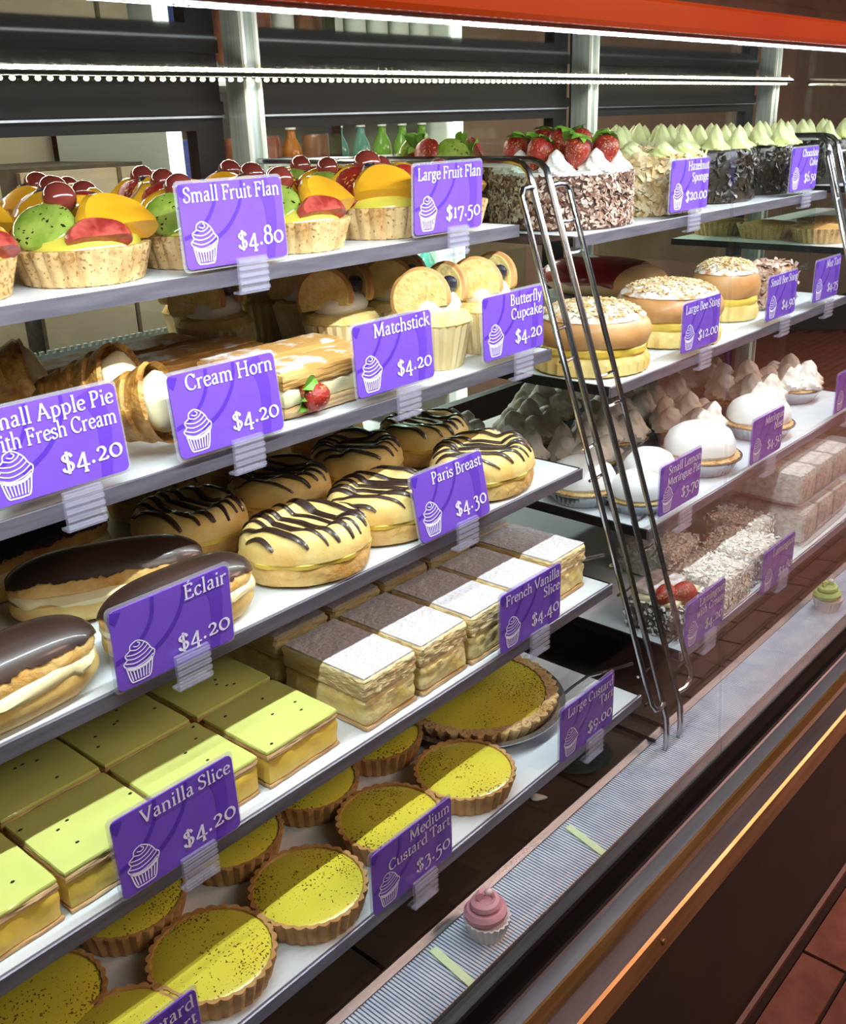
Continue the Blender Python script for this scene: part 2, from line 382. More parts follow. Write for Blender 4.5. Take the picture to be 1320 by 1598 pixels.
# shelves --------------------------------------------------------------
BAY1 = [(.734, -.1197), (.6845, -.2641), (.635, -.4085), (.5855, -.5529), (.536, -.6973)]
BAY2 = [(.7246, -.1445), (.6633, -.3333), (.5968, -.5200), (.5382, -.6845)]
BAY3 = [(.7246, -.1445), (.686, -.2610)]
ordw = ['topmost', 'second', 'third', 'fourth', 'lowest']
lipm = mat('ribbed_back_lip', '#a9bcbc', 0.4, '#9db0b0', 20)
def shelf(x0, x1, yf, z, label, group, yb=1.10, lip=False):
    s = thing('display_shelf', label, 'shelf', (x0, yf, zz(z)), 0, group)
    L = x1 - x0
    MB().box(0.004, L - .004, 0.004, yb - yf, -0.005, 0.0).build('shelf_board', whitelam, s, smooth=0)
    MB().box(0.004, L - .004, 0.016, yb - yf, -0.012, -0.005).build('added_under_plate', mat('dark_added_under_plate', '#5f564d', .5, '#554c44', 30, metal=.3), s, smooth=0)  # darker underside plate added to cut light bounced between shelves
    r = MB().prism([(0, -.014), (0, -.0006), (.0015, 0), (.004, -.0006), (.004, -.012), (.016, -.012), (.016, -.014)], 0, L)
    r.build('front_rail', shelfrail, s, smooth=20)
    if lip: MB().prism([(yb - yf, -.012), (yb - yf, .022), (yb - yf + .004, .022), (yb - yf + .004, -.012)], 0, L).build('back_lip', lipm, s, smooth=0)
    MB().box(0, .004, .004, yb - yf, -.013, 0).build('side_rail', darkframe, s, smooth=0)
    MB().box(L - .004, L, .004, yb - yf, -.013, 0).build('side_rail', darkframe, s, smooth=0)
    return s
for i, (y, z) in enumerate(BAY1):
    s = shelf(0.10, 0.997, y, z, f'{ordw[i]} white shelf of the near bay, holding ' + ['fruit flans', 'cream horns and cupcakes', 'eclairs and striped choux rings', 'custard slices', 'custard tarts'][i], 'shelves of the near bay', lip=(i == 1))
    if i == 1:
        k = [c for c in s.children if c.name.startswith('back_lip')][0]
        g = MB(); x = 0.0
        while x < 0.89: g.box(x, x + .005, 1.10 - y - .0005, 1.10 - y + .0045, .020, .026); x += .0095
        tag(g.build('lip_teeth', lipm, k, smooth=0), kind='stuff')
    if i >= 3:
        g = MB().tube([(.815, .075, .004), (.835, .066, .016), (.862, .060, .022), (.89, .05, .020), (.932, .035, .018)], .0022, 6)
        g.build('end_clip', chrome, s)
for i, (y, z) in enumerate(BAY2):
    shelf(1.105, 1.945, y, z, f'{["topmost","second","third","lowest"][i]} white shelf past the steel rack, holding ' + ['tall cakes', 'sugared buns', 'meringue pies', 'coconut covered cakes'][i], 'shelves past the first rack')
for i, (y, z) in enumerate(BAY3):
    shelf(2.06, 2.89, y, z, f'{["topmost","second","third"][i]} white shelf in the far end bay', 'shelves of the far bay')

# wire racks -------------------------------------------------------------
def rack(xm, xo, label, zs):
    s = thing('shelf_rack', label, 'rack', (xm, 0, 0), 0, 'wire shelf racks between bays')
    dx = xo - xm
    g = MB().tube([(0, 1.25, zz(-.050)), (0, .80, zz(-.049)), (0, .770, zz(-.0495)), (0, .756, zz(-.053)), (0, .747, zz(-.061)), (0, .742, zz(-.075)), (0, .632, zz(-.40)), (0, .5245, zz(-.722)), (0, .518, zz(-.74)), (0, .515, zz(-.765)), (0, .515, zz(-.7905))], .0043, 10)
    g.build('upright', chrome, s)
    g = MB().tube([(0, .7395, zz(-.080)), (dx * .4, .7375, zz(-.0785)), (dx * .8, .736, zz(-.080)), (dx, .734, zz(-.088)), (dx, .62, zz(-.42)), (dx, .523, zz(-.708)), (dx * .85, .520, zz(-.717)), (dx * .4, .520, zz(-.7215)), (0, .5225, zz(-.722))], .0038, 10)
    g.build('loop', chrome, s)
    g = MB().tube([(0, .95, zz(-.785)), (0, .53, zz(-.785))], .003, 6); g.build('floor_rod', chrome, s)
    for z in zs:
        for d in (.022, -.016):
            y = .742 + .3275 * (z + d + .075)
            MB().tube([(0, y, zz(z + d)), (dx * .5, y - .001, zz(z + d - .001)), (dx, y - .001, zz(z + d))], .0021, 6).build('rung', chrome, s)
    return s
Z1 = [z for _, z in BAY1]; Z2 = [z for _, z in BAY2]
rack(1.032, 1.000, 'slanted chrome wire rack holding the ends of the near shelves', Z1[1:])
rack(1.070, 1.103, 'slanted chrome wire rack beside the large sugared bun', Z2)
rack(1.980, 1.948, 'slanted chrome wire rack past the dark chocolate cakes', Z2)
rack(2.025, 2.058, 'slanted chrome wire rack at the start of the far bay', Z1[1:])

# ================================================================== LETTERING (pen-drawn roman letters)
def cr(pts, n=6, closed=False):
    P = [Vector((p[0], p[1], 0)) for p in pts]; out = []
    m = len(P)
    rng = range(m if closed else m - 1)
    for i in rng:
        p0 = P[(i - 1) % m] if (closed or i > 0) else P[i]; p1 = P[i]; p2 = P[(i + 1) % m]; p3 = P[(i + 2) % m] if (closed or i + 2 < m) else p2
        for k in range(n):
            t = k / n
            out.append(0.5 * ((2 * p1) + (-p0 + p2) * t + (2 * p0 - 5 * p1 + 4 * p2 - p3) * t * t + (-p0 + 3 * p1 - 3 * p2 + p3) * t ** 3))
    out.append(P[0].copy() if closed else P[-1].copy()); return out
NIB = Vector((math.cos(0.3), math.sin(0.3), 0))
def ribbon(mb, pts, thick=0.105, thin=0.042, closed=False):
    n = len(pts); L = []; R_ = []
    for i, p in enumerate(pts):
        if closed: a = pts[(i - 1) % (n - 1)]; b = pts[(i + 1) % (n - 1)] if i < n - 1 else pts[1]
        else: a = pts[max(i - 1, 0)]; b = pts[min(i + 1, n - 1)]
        t = (b - a); t = t.normalized() if t.length > 1e-9 else Vector((1, 0, 0))
        nr = Vector((-t.y, t.x, 0)); w_ = (thin + (thick - thin) * abs(nr.dot(NIB))) / 2
        L.append(p + nr * w_); R_.append(p - nr * w_)
    mb.add([(q.x, q.y, 0) for q in L + R_], [(i, n + i, n + i + 1, i + 1) for i in range(n - 1)])
def o_(cx, cy, rx, ry): return ('c', [(cx + rx * math.cos(a), cy + ry * math.sin(a)) for a in [PI / 2 + k * PI / 4 for k in range(8)]])
def l_(*p): return ('l', p)
def s_(*p): return ('s', p)
def sf(x, y, w_=0.09): return ('l', ((x - w_, y), (x + w_, y)))
X_, C_, A_ = 0.44, 0.68, 0.74
stem = lambda x, h, b=0.0: [l_((x, b), (x, h))]
def fl_(x, h): return ('l', ((x - .085, h - .03), (x + .01, h)))        # flag serif of a lower case stem
G = {
 'a': (.46, [s_((.09, .36), (.16, .435), (.28, .43), (.31, .33)), l_((.31, .34), (.31, .06)), s_((.31, .06), (.34, .01), (.42, .03)), s_((.31, .27), (.18, .24), (.08, .16), (.09, .05), (.18, .0), (.31, .08))]),
 'b': (.5, stem(.11, A_) + [fl_(.11, A_), s_((.11, .34), (.2, .43), (.33, .42), (.42, .3), (.42, .15), (.33, .02), (.2, .0), (.11, .07))]),
 'c': (.42, [s_((.36, .34), (.3, .42), (.2, .43), (.1, .34), (.07, .21), (.11, .07), (.21, .0), (.31, .02), (.38, .09))]),
 'd': (.52, stem(.4, A_) + [fl_(.4, A_), sf(.44, .0, .05), s_((.4, .35), (.3, .43), (.18, .42), (.08, .3), (.07, .16), (.15, .02), (.27, .0), (.4, .09))]),
 'e': (.43, [s_((.08, .24), (.37, .27), (.36, .36), (.28, .43), (.17, .42), (.08, .32), (.07, .18), (.13, .04), (.23, .0), (.33, .02), (.39, .09))]),
 'f': (.31, [s_((.34, .67), (.27, .73), (.18, .7), (.15, .58), (.15, .4)), l_((.15, .5), (.15, 0)), sf(.15, 0), l_((.04, X_), (.28, X_))]),
 'g': (.47, [o_(.2, .29, .13, .14), s_((.31, .38), (.38, .43), (.44, .4)), s_((.13, .17), (.09, .1), (.16, .06), (.33, .04), (.4, -.05), (.33, -.16), (.17, -.18), (.06, -.11), (.1, -.01), (.17, .05))]),
 'h': (.54, stem(.11, A_) + [fl_(.11, A_), sf(.11, 0, .08), s_((.11, .33), (.2, .42), (.32, .42), (.4, .32), (.4, .2)), l_((.4, .22), (.4, 0)), sf(.4, 0, .08)]),
 'i': (.26, stem(.13, X_) + [fl_(.13, X_), sf(.13, 0), ('d', (.13, .62))]),
 'k': (.51, stem(.11, A_) + [fl_(.11, A_), sf(.11, 0, .08), l_((.12, .2), (.38, .43)), l_((.22, .28), (.45, 0)), sf(.37, X_, .07), sf(.46, 0, .06)]),
 'l': (.26, stem(.13, A_) + [fl_(.13, A_), sf(.13, 0)]),
 'm': (.8, stem(.11, X_) + [fl_(.11, X_), sf(.11, 0, .08), s_((.11, .33), (.2, .42), (.31, .42), (.38, .32), (.38, .2)), l_((.38, .22), (.38, 0)), sf(.38, 0, .07), s_((.38, .33), (.47, .42), (.58, .42), (.66, .32), (.66, .2)), l_((.66, .22), (.66, 0)), sf(.66, 0, .08)]),
 'n': (.54, stem(.11, X_) + [fl_(.11, X_), sf(.11, 0, .08), s_((.11, .33), (.2, .42), (.32, .42), (.4, .32), (.4, .2)), l_((.4, .22), (.4, 0)), sf(.4, 0, .08)]),
 'o': (.5, [o_(.25, .215, .18, .215)]),
 'p': (.52, stem(.12, X_, -.2) + [fl_(.12, X_), sf(.12, -.2, .08), s_((.12, .34), (.21, .43), (.34, .42), (.43, .3), (.43, .15), (.34, .02), (.21, .0), (.12, .07))]),
 'r': (.38, stem(.11, X_) + [fl_(.11, X_), sf(.11, 0, .08), s_((.11, .3), (.19, .4), (.28, .44), (.35, .4))]),
 's': (.37, [s_((.31, .34), (.26, .42), (.16, .43), (.08, .36), (.1, .27), (.2, .22), (.3, .16), (.31, .07), (.22, .0), (.11, .01), (.05, .1))]),
 't': (.31, [l_((.13, .54), (.13, .1)), s_((.13, .12), (.15, .02), (.22, .0), (.3, .05)), l_((.03, X_), (.28, X_))]),
 'u': (.54, [l_((.12, X_), (.12, .15)), s_((.12, .17), (.14, .04), (.23, .0), (.33, .02), (.41, .1)), l_((.41, X_), (.41, 0)), fl_(.12, X_), fl_(.41, X_), sf(.45, 0, .05)]),
 'v': (.48, [l_((.07, X_), (.24, 0)), l_((.41, X_), (.24, 0)), sf(.08, X_, .07), sf(.41, X_, .06)]),
 'w': (.72, [l_((.07, X_), (.21, 0)), l_((.36, X_), (.21, 0)), l_((.33, X_), (.48, 0)), l_((.65, X_), (.48, 0)), sf(.08, X_, .07), sf(.34, X_, .07), sf(.65, X_, .06)]),
 'y': (.47, [l_((.07, X_), (.24, .02)), s_((.41, X_), (.24, .02), (.17, -.14), (.06, -.18)), sf(.08, X_, .07), sf(.41, X_, .06)]),
 'z': (.43, [l_((.07, X_), (.37, X_)), l_((.36, X_), (.07, .01)), l_((.07, .01), (.38, .01)), l_((.07, X_), (.06, .34)), l_((.38, .01), (.39, .1))]),
 'S': (.5, [s_((.41, .54), (.35, .66), (.23, .68), (.11, .6), (.11, .48), (.22, .38), (.36, .29), (.41, .16), (.33, .03), (.2, .0), (.09, .05), (.06, .16)), l_((.415, .64), (.41, .52)), l_((.06, .18), (.055, .03))]),
 'F': (.54, stem(.15, C_) + [sf(.15, 0, .1), l_((.05, C_), (.48, C_)), l_((.48, C_), (.49, .55)), l_((.15, .36), (.38, .36)), l_((.38, .44), (.38, .28))]),
 'E': (.56, stem(.15, C_) + [l_((.05, 0), (.48, 0)), l_((.05, C_), (.46, C_)), l_((.46, C_), (.47, .56)), l_((.15, .36), (.37, .36)), l_((.37, .43), (.37, .29)), l_((.48, 0), (.51, .13))]),
 'L': (.54, stem(.15, C_) + [sf(.15, C_, .1), l_((.05, 0), (.47, 0)), l_((.47, 0), (.5, .15))]),
 'A': (.68, [l_((.1, 0), (.33, .69)), l_((.33, .69), (.57, 0)), l_((.19, .24), (.48, .24)), sf(.1, 0, .08), sf(.58, 0, .09)]),
 'P': (.54, stem(.15, C_) + [sf(.15, 0, .1), s_((.06, C_), (.28, C_), (.42, .62), (.45, .5), (.4, .37), (.28, .31), (.15, .32))]),
 'C': (.62, [s_((.53, .55), (.45, .65), (.32, .68), (.16, .6), (.08, .42), (.09, .22), (.19, .06), (.35, .0), (.48, .04), (.56, .14)), l_((.54, .66), (.54, .5))]),
 'H': (.76, stem(.15, C_) + stem(.6, C_) + [sf(.15, 0, .1), sf(.15, C_, .1), sf(.6, 0, .1), sf(.6, C_, .1), l_((.15, .36), (.6, .36))]),
 'M': (.9, [l_((.14, 0), (.17, C_)), l_((.17, C_), (.44, .04)), l_((.44, .04), (.71, C_)), l_((.71, C_), (.75, 0)), sf(.14, 0, .08), sf(.75, 0, .1), sf(.12, C_, .06), sf(.77, C_, .06)]),
 'B': (.57, stem(.15, C_) + [s_((.06, C_), (.28, C_), (.4, .62), (.41, .48), (.3, .38), (.15, .37)), s_((.15, .37), (.35, .37), (.47, .27), (.47, .12), (.34, .01), (.06, 0))]),
 'V': (.66, [l_((.08, C_), (.34, 0)), l_((.58, C_), (.34, 0)), sf(.1, C_, .09), sf(.58, C_, .08)]),
 'T': (.6, stem(.3, C_) + [sf(.3, 0, .1), l_((.05, C_), (.55, C_)), l_((.05, C_), (.03, .55)), l_((.55, C_), (.57, .55))]),
 'N': (.76, stem(.15, C_) + stem(.6, C_) + [l_((.13, C_), (.6, 0)), sf(.15, 0, .1), sf(.08, C_, .06), sf(.6, C_, .1)]),
 '$': (.5, [s_((.41, .4), (.35, .5), (.24, .52), (.12, .46), (.11, .36), (.22, .27), (.36, .19), (.41, .08), (.33, -.04), (.2, -.06), (.09, .0), (.07, .08)), l_((.25, .6), (.25, -.14))]),
 '0': (.54, [o_(.27, .215, .2, .215)]),
 '1': (.36, stem(.18, X_) + [sf(.18, 0, .1), fl_(.18, X_)]),
 '2': (.48, [s_((.08, .33), (.15, .43), (.28, .43), (.36, .33), (.3, .2), (.07, .02)), l_((.07, .02), (.4, .02)), l_((.4, .02), (.43, .1))]),
 '3': (.46, [s_((.08, .36), (.18, .44), (.31, .4), (.32, .29), (.19, .2)), s_((.19, .2), (.34, .16), (.38, .02), (.3, -.14), (.16, -.2), (.06, -.17))]),
 '4': (.52, [l_((.34, X_), (.34, -.2)), l_((.34, X_), (.05, .0)), l_((.05, .0), (.5, .0)), sf(.34, -.2, .08)]),
 '5': (.46, [l_((.14, X_), (.38, X_)), l_((.14, X_), (.11, .22)), s_((.11, .22), (.25, .24), (.37, .14), (.37, -.03), (.27, -.16), (.14, -.2), (.05, -.17))]),
 '6': (.5, [o_(.25, .18, .17, .18), s_((.08, .2), (.12, .45), (.26, .62), (.42, .68))]),
 '7': (.46, [l_((.06, X_), (.41, X_)), l_((.06, X_), (.05, .32)), l_((.41, X_), (.17, -.2))]),
 '8': (.5, [o_(.25, .51, .135, .15), o_(.25, .19, .175, .19)]),
 '9': (.5, [o_(.25, .27, .17, .17), s_((.42, .27), (.4, .05), (.28, -.12), (.1, -.2))]),
 '.': (.24, [('d', (.12, .045))]),
 ' ': (.22, []),
}
G['\u00c9'] = (.56, G['E'][1] + [l_((.26, .75), (.38, .85))])
def text_width(t): return sum(G[c][0] for c in t)
def text_mb(t, size, x_right=None, x_left=None, y=0.0, squeeze=1.0):
    mb = MB(); wd = text_width(t) * squeeze; x = x_left if x_left is not None else x_right - wd * size
    for c in t:
        adv, strokes = G[c]; gmb = MB()
        for kind, p in strokes:
            if kind == 'd':
                gmb.add([(p[0] + .06 * math.cos(k * PI / 5), p[1] + .06 * math.sin(k * PI / 5), 0) for k in range(10)], [tuple(range(10))])
            elif kind == 'l': ribbon(gmb, [Vector((q[0], q[1], 0)) for q in p])
            elif kind == 's': ribbon(gmb, cr(p, 4))
            else: ribbon(gmb, cr(p, 3, True), closed=True)
        mb.add([(x + v[0] * size * squeeze, y + v[1] * size, 0) for v in gmb.v], gmb.f)
        x += adv * squeeze * size
    return mb
def upright(mb, yoff):                            # drawing plane xy -> tag plane xz, facing the customer (-y)
    mb.v = [(v[0], yoff + v[2], v[1]) for v in mb.v]; return mb

# ------------------------------------------------------------------ price tags
tag_purple = mat('tag_purple', '#7c55cf', 0.32, '#744cc6', 18, (0.3, 0.7), coat=0.4)
tag_dark = mat('tag_dark_swirl', '#5a35b4', 0.32, coat=0.4)
tag_dark2 = mat('tag_mid_swirl', '#6840c0', 0.32, coat=0.4)
ink = mat('tag_white_print', '#f2ecff', 0.4)
TW, TH = 0.113, 0.0705
def rrect(w_, h_, r, n=4, x0=0.0, z0=0.0):
    out = []
    for cx, cz, a0 in ((w_ / 2 - r, h_ - r, 0), (-w_ / 2 + r, h_ - r, PI / 2), (-w_ / 2 + r, r, PI), (w_ / 2 - r, r, 1.5 * PI)):
        for k in range(n + 1):
            a = a0 + k * PI / 2 / n; out.append((x0 + cx + r * math.cos(a), z0 + cz + r * math.sin(a)))
    return out
def plate(poly, y0, y1):
    n = len(poly)
    return MB().add([(x, y0, z) for x, z in poly] + [(x, y1, z) for x, z in poly],
                    [tuple(range(n))[::-1], tuple(range(n, 2 * n))] + [(i, (i + 1) % n, n + (i + 1) % n, n + i) for i in range(n)])
card_me = plate(rrect(TW, TH, .005), -.0007, .0007).mesh('card', tag_purple, 0)
sleeve_me = plate(rrect(TW + .005, TH + .005, .005, 4, 0, -.0025), .0012, .0020).mesh('sleeve', sleevem, 0)
def clipline(pts, w0, w1=None):
    mb = MB(); P = cr(pts, 8); n = len(P)
    for i, p in enumerate(P): pass
    L = []; R_ = []
    for i, p in enumerate(P):
        t = (P[min(i + 1, n - 1)] - P[max(i - 1, 0)]).normalized(); nr = Vector((-t.y, t.x, 0))
        w_ = (w0 + ((w1 or w0) - w0) * i / (n - 1)) / 2
        L.append(p + nr * w_); R_.append(p - nr * w_)
    cl = lambda q: (max(-TW / 2 + .0006, min(TW / 2 - .0006, q.x)), max(.0006, min(TH - .0006, q.y)), 0)
    return mb.add([cl(q) for q in L + R_], [(i, n + i, n + i + 1, i + 1) for i in range(n - 1)])
sw = MB()
sw.merge(clipline([(-.056, .026), (-.042, .031), (-.028, .042), (-.020, .055), (-.018, .070)], .0035, .0030))
sw.merge(clipline([(-.030, .020), (-.010, .031), (.004, .046), (.010, .060), (.011, .070)], .0040, .0026))
sw.merge(clipline([(-.056, .060), (-.051, .070)], .008, .010))
sw_me = upright(sw, -.0010).mesh('swirl', tag_dark, 0)
sw2 = MB().merge(clipline([(.030, .070), (.040, .052), (.041, .030), (.036, .0)], .016, .009))
sw2_me = upright(sw2, -.0009).mesh('swirl', tag_dark2, 0)
# cupcake emblem in white line work
em = MB()
def eline(pts, w_=.0011, closed=False): ribbon(em, cr(pts, 6, closed), w_, w_, closed)
ex0, ez0 = -.036, .004
E_ = lambda *p: [(ex0 + a * .0122, ez0 + b * .0118) for a, b in p]
eline(E_((-.98, 1.25), (-1.12, 1.55), (-.85, 1.8), (-.95, 2.15), (-.6, 2.4), (-.5, 2.75), (-.05, 2.95), (.4, 2.75), (.75, 2.4), (.95, 2.0), (1.2, 1.7), (1.05, 1.25)), .0010)
for q in [E_((-.98, 1.30), (-.3, 1.05), (.5, 1.2), (1.08, 1.5)), E_((-1.0, 1.58), (-.3, 1.35), (.5, 1.5), (1.08, 1.85)), E_((-.9, 1.85), (-.3, 1.68), (.4, 1.8), (.9, 2.1)), E_((-.85, 2.12), (-.2, 1.98), (.35, 2.1), (.75, 2.38)), E_((-.55, 2.42), (-.1, 2.28), (.3, 2.42), (.5, 2.62)), E_((-.3, 2.6), (0, 2.5), (.2, 2.66), (.02, 2.82))]:
    eline(q, .0009)
eline(E_((-.98, 1.22), (-.4, .92), (.4, .95), (1.02, 1.25)), .0024)
eline(E_((-.95, 1.15), (-.72, .12), (-.35, -.02), (.35, -.02), (.72, .12), (.98, 1.15)), .0012)
for k in range(7):
    a = -.72 + k * .24
    eline(E_((a * 1.02, .95 - .1 * (1 - abs(a))), (a * .8, .12)), .0010)
em_me = upright(em, -.0011).mesh('cupcake_emblem', ink, 0)
cl_ = MB().box(-.0165, .0165, -.0065, -.0035, -.021, .011)
for k in range(5): cl_.box(-.0165, .0165, -.0082, -.0064, -.0185 + k * .0062, -.0155 + k * .0062)
cl_.box(-.0165, .0165, -.0045, .005, -.0215, -.0195)
clip_me = cl_.mesh('clip', plastic, 0)
def link(me, name, parent, loc=(0, 0, 0)):
    o = bpy.data.objects.new(name, me); COL.objects.link(o); o.parent = parent; o.location = loc; return o
def price_tag(xl, yf, z, lines, price, label, tilt=2.0, roll=0.0, zo=0.006, size=0.0195, clipx=0.010, yaw=0.0):
    t = thing('price_tag', label, 'price tag', (xl + .0575, yf - .0045, zz(z) + zo), 0, 'purple price tags along the shelf edges')
    t.rotation_euler = (math.radians(-tilt), math.radians(roll), math.radians(yaw))
    link(card_me, 'card', t); link(sleeve_me, 'sleeve', t); link(sw_me, 'swirl', t); link(sw2_me, 'swirl', t); link(em_me, 'cupcake_emblem', t)
    mb = MB(); yy = TH - .0150
    for ln in lines:
        sz = size * (0.8 if ln.startswith('with') and False else 1)
        sq = min(1.0, .106 / (text_width(ln) * sz))
        mb.merge(text_mb(ln, sz, x_right=TW / 2 - .003, y=yy, squeeze=sq)); yy -= size * 0.92
    upright(mb, -.0014).build('lettering', ink, t, smooth=0)
    upright(text_mb(price, .0235, x_right=TW / 2 - .003, y=.0135), -.0014).build('price', ink, t, smooth=0)
    k = link(clip_me, 'clip', t, (clipx, 0, -zo))
    k.rotation_euler = (math.radians(tilt), 0, 0)
    return t
tags = [  # x left edge, bay list, shelf, lines, price, label, tilt
 (.512, BAY1, 0, ['Small Fruit Flan'], '$4.80', 'purple price tag reading Small Fruit Flan on the topmost shelf', 2, .006),
 (.803, BAY1, 0, ['Large Fruit Flan'], '$17.50', 'purple price tag reading Large Fruit Flan on the topmost shelf', -2, .006),
 (.287, BAY1, 1, ['Small Apple Pie', 'with Fresh Cream'], '$4.20', 'purple price tag reading Small Apple Pie with Fresh Cream', 5, .012),
 (.449, BAY1, 1, ['Cream Horn'], '$4.20', 'purple price tag reading Cream Horn', 6, .006),
 (.659, BAY1, 1, ['Matchstick'], '$4.20', 'purple price tag reading Matchstick', 3, .012),
 (.858, BAY1, 1, ['Butterfly', 'Cupcake'], '$4.20', 'purple price tag reading Butterfly Cupcake', 2, .010),
 (.333, BAY1, 2, ['\u00c9clair'], '$4.20', 'purple price tag reading \u00c9clair', -2, .0),
 (.690, BAY1, 2, ['Paris Breast'], '$4.30', 'purple price tag reading Paris Breast among striped choux rings', 11, .004),
 (.283, BAY1, 3, ['Vanilla Slice'], '$4.20', 'purple price tag reading Vanilla Slice before iced slices', 2, .004),
 (.757, BAY1, 3, ['French Vanilla', 'Slice'], '$4.40', 'purple price tag reading French Vanilla Slice', 0, .006),
 (.190, BAY1, 4, ['Custard', 'Tart'], '$3.20', 'purple price tag reading Custard Tart at the lowest corner, cut by the frame', 1, .006),
 (.497, BAY1, 4, ['Medium', 'Custard Tart'], '$3.50', 'purple price tag reading Medium Custard Tart', 0, .004),
 (.803, BAY1, 4, ['Large Custard', 'Tart'], '$9.00', 'purple price tag reading Large Custard Tart before the foil tart', 0, .004),
 (1.338, BAY2, 0, ['Hazelnut', 'Sponge'], '$20.00', 'purple twenty dollar tag before the flaked almond cake', 0, .010),
 (1.757, BAY2, 0, ['Chocolate', 'Cake'], '$6.50', 'purple price tag before the dark chocolate cakes', 0, .010),
 (1.281, BAY2, 1, ['Large Bee Sting'], '$12.00', 'purple price tag reading Large Bee Sting', 0, .012),
 (1.565, BAY2, 1, ['Small Bee Sting'], '$4.90', 'purple price tag beside the small fluted bun', 0, .012),
 (1.758, BAY2, 1, ['Nut Tart'], '$4.75', 'purple price tag at the end of the bun shelf, past the flaky nut pastry', 0, .014),
 (1.118, BAY2, 2, ['Small Lemon', 'Meringue Pie'], '$3.70', 'purple price tag reading Small Lemon Meringue Pie', 0, .016),
 (1.398, BAY2, 2, ['Meringue', 'Nest'], '$4.50', 'purple price tag before the peaked meringues', 0, .012),
 (1.740, BAY2, 2, ['Pavlova'], '$5.50', 'purple price tag at the frame edge on the meringue shelf', 0, .014),
 (1.101, BAY2, 3, ['Lamington', 'with Cream'], '$4.20', 'purple price tag before the coconut cake with strawberry', 0, .004),
 (1.347, BAY2, 3, ['Lamington'], '$3.80', 'purple price tag before the white coconut cubes', 0, -.008),
]
for xl, bay, i, lines, price, label, tilt, zo in tags:
    price_tag(xl, bay[i][0], bay[i][1], lines, price, label, tilt, zo=zo, size=.0172 if len(lines) > 1 or len(lines[0]) > 10 else .0185)

# ================================================================== PASTRY MATERIALS
short = mat('shortcrust', '#d9bb86', 0.65, '#bd9258', 38, (0.35, 0.7), bump=0.5, bscale=170, speck=('#a3743c', 300, .78, 30))
puff = mat('puff_pastry', '#dcb06a', 0.55, '#c08a44', 40, (0.35, 0.65), bump=0.7, bscale=120, stretch=(0.35, 0.35, 3))
puffpale = mat('pale_puff_layers', '#e2c193', 0.6, '#bd8f56', 60, (0.35, 0.65), bump=0.8, bscale=90, stretch=(0.3, 0.3, 4))
choux = mat('choux', '#e8c47c', 0.5, '#cf9648', 46, (0.35, 0.7), bump=0.5, bscale=110)
chouxpale = mat('pale_choux', '#f1d98e', 0.5, '#e3b866', 34, (0.35, 0.7), bump=0.3, bscale=80)
cream = mat('whipped_cream', '#f6ecc4', 0.45, '#efdfa6', 20, (0.3, 0.7), bump=0.15, bscale=60)
whitecream = mat('white_cream', '#f5f3ee', 0.5, '#eae6dc', 20, (0.3, 0.7))
choc = mat('chocolate', '#3d2a21', 0.36, '#30201a', 20, (0.3, 0.7), coat=0.3)
custard = mat('custard', '#efd15e', 0.4, '#e6bf4a', 25, (0.3, 0.7), bump=0.2, bscale=70)
palecust = mat('pale_custard', '#f0e0a4', 0.5, '#e2c878', 45, (0.35, 0.65), bump=0.5, bscale=90)
tartcust = mat('tart_custard', '#e4d94e', 0.24, '#d9cb42', 14, (0.3, 0.7), coat=0.5, speck=('#6a4a1c', 420, 0.81, 14))
icing = mat('passionfruit_icing', '#dfe386', 0.16, '#d3db79', 12, (0.3, 0.7), coat=0.5)
seedm = mat('passionfruit_seed', '#2a2417', 0.4)
sugar = mat('icing_sugar', '#d9d6df', 0.9, '#c8b8a4', 300, (0.48, 0.72), bump=0.5, bscale=160)
peach = mat('glazed_peach', '#e9b22e', 0.14, '#dd981c', 18, (0.3, 0.7), coat=0.8)
berry = mat('strawberry', '#a8291f', 0.4, '#741410', 40, (0.35, 0.7), coat=0.1, bump=0.4, bscale=260, speck=('#c98f45', 480, 0.80, 60))
berryin = mat('strawberry_flesh', '#c0564a', 0.3, '#8e2a24', 75, (0.38, 0.62), coat=0.35, bump=.3, bscale=120)
kiwi = mat('kiwi', '#6f8f2a', 0.16, '#a9b856', 46, (0.35, 0.65), coat=0.7, speck=('#20240c', 260, 0.83, 40))
grape = mat('red_grape', '#6d2a26', 0.14, '#86392e', 14, (0.3, 0.7), coat=0.8)
blue = mat('blueberry', '#23202c', 0.35, '#34323f', 30)
leafm = mat('mint_leaf', '#5f8f2b', 0.45, '#7fb13c', 30, bump=0.3, bscale=60)
sponge = mat('sponge', '#ead28c', 0.7, '#ddbb6c', 90, (0.35, 0.65), bump=0.6, bscale=160)
crust = mat('sponge_crust', '#b98048', 0.6, '#d0a062', 20, (0.35, 0.65))
paper = mat('cupcake_paper', '#e9d3a0', 0.6, '#dec488', 30)
jam = mat('jam', '#b02018', 0.15, coat=0.6)
bun = mat('bun_crust', '#b57a42', 0.42, '#d3a56c', 16, (0.3, 0.7), coat=0.1, bump=0.1)
almond = mat('flaked_almond', '#e4d3ac', 0.55, '#c9a871', 60)
flake = mat('chocolate_flake', '#6d4435', 0.55, '#8f6a58', 60)
flakepale = mat('pale_chocolate_flake', '#dcc4b4', 0.55, '#b3907e', 60)
darkcake = mat('dark_chocolate_cake', '#2b211a', 0.35, '#3a2f22', 26, bump=0.5, bscale=60)
spongechoc = mat('chocolate_sponge', '#4d342a', 0.7, '#5d4135', 40, bump=0.5)
mering = mat('meringue', '#f3f3f3', 0.6, '#e9e6e0', 10)
toast = mat('toasted_meringue', '#e9e4da', 0.6, '#d0b48c', 22, (0.5, 0.8))
foil = mat('foil', '#c3c6cb', 0.25, metal=0.9, bump=0.3, bscale=60)
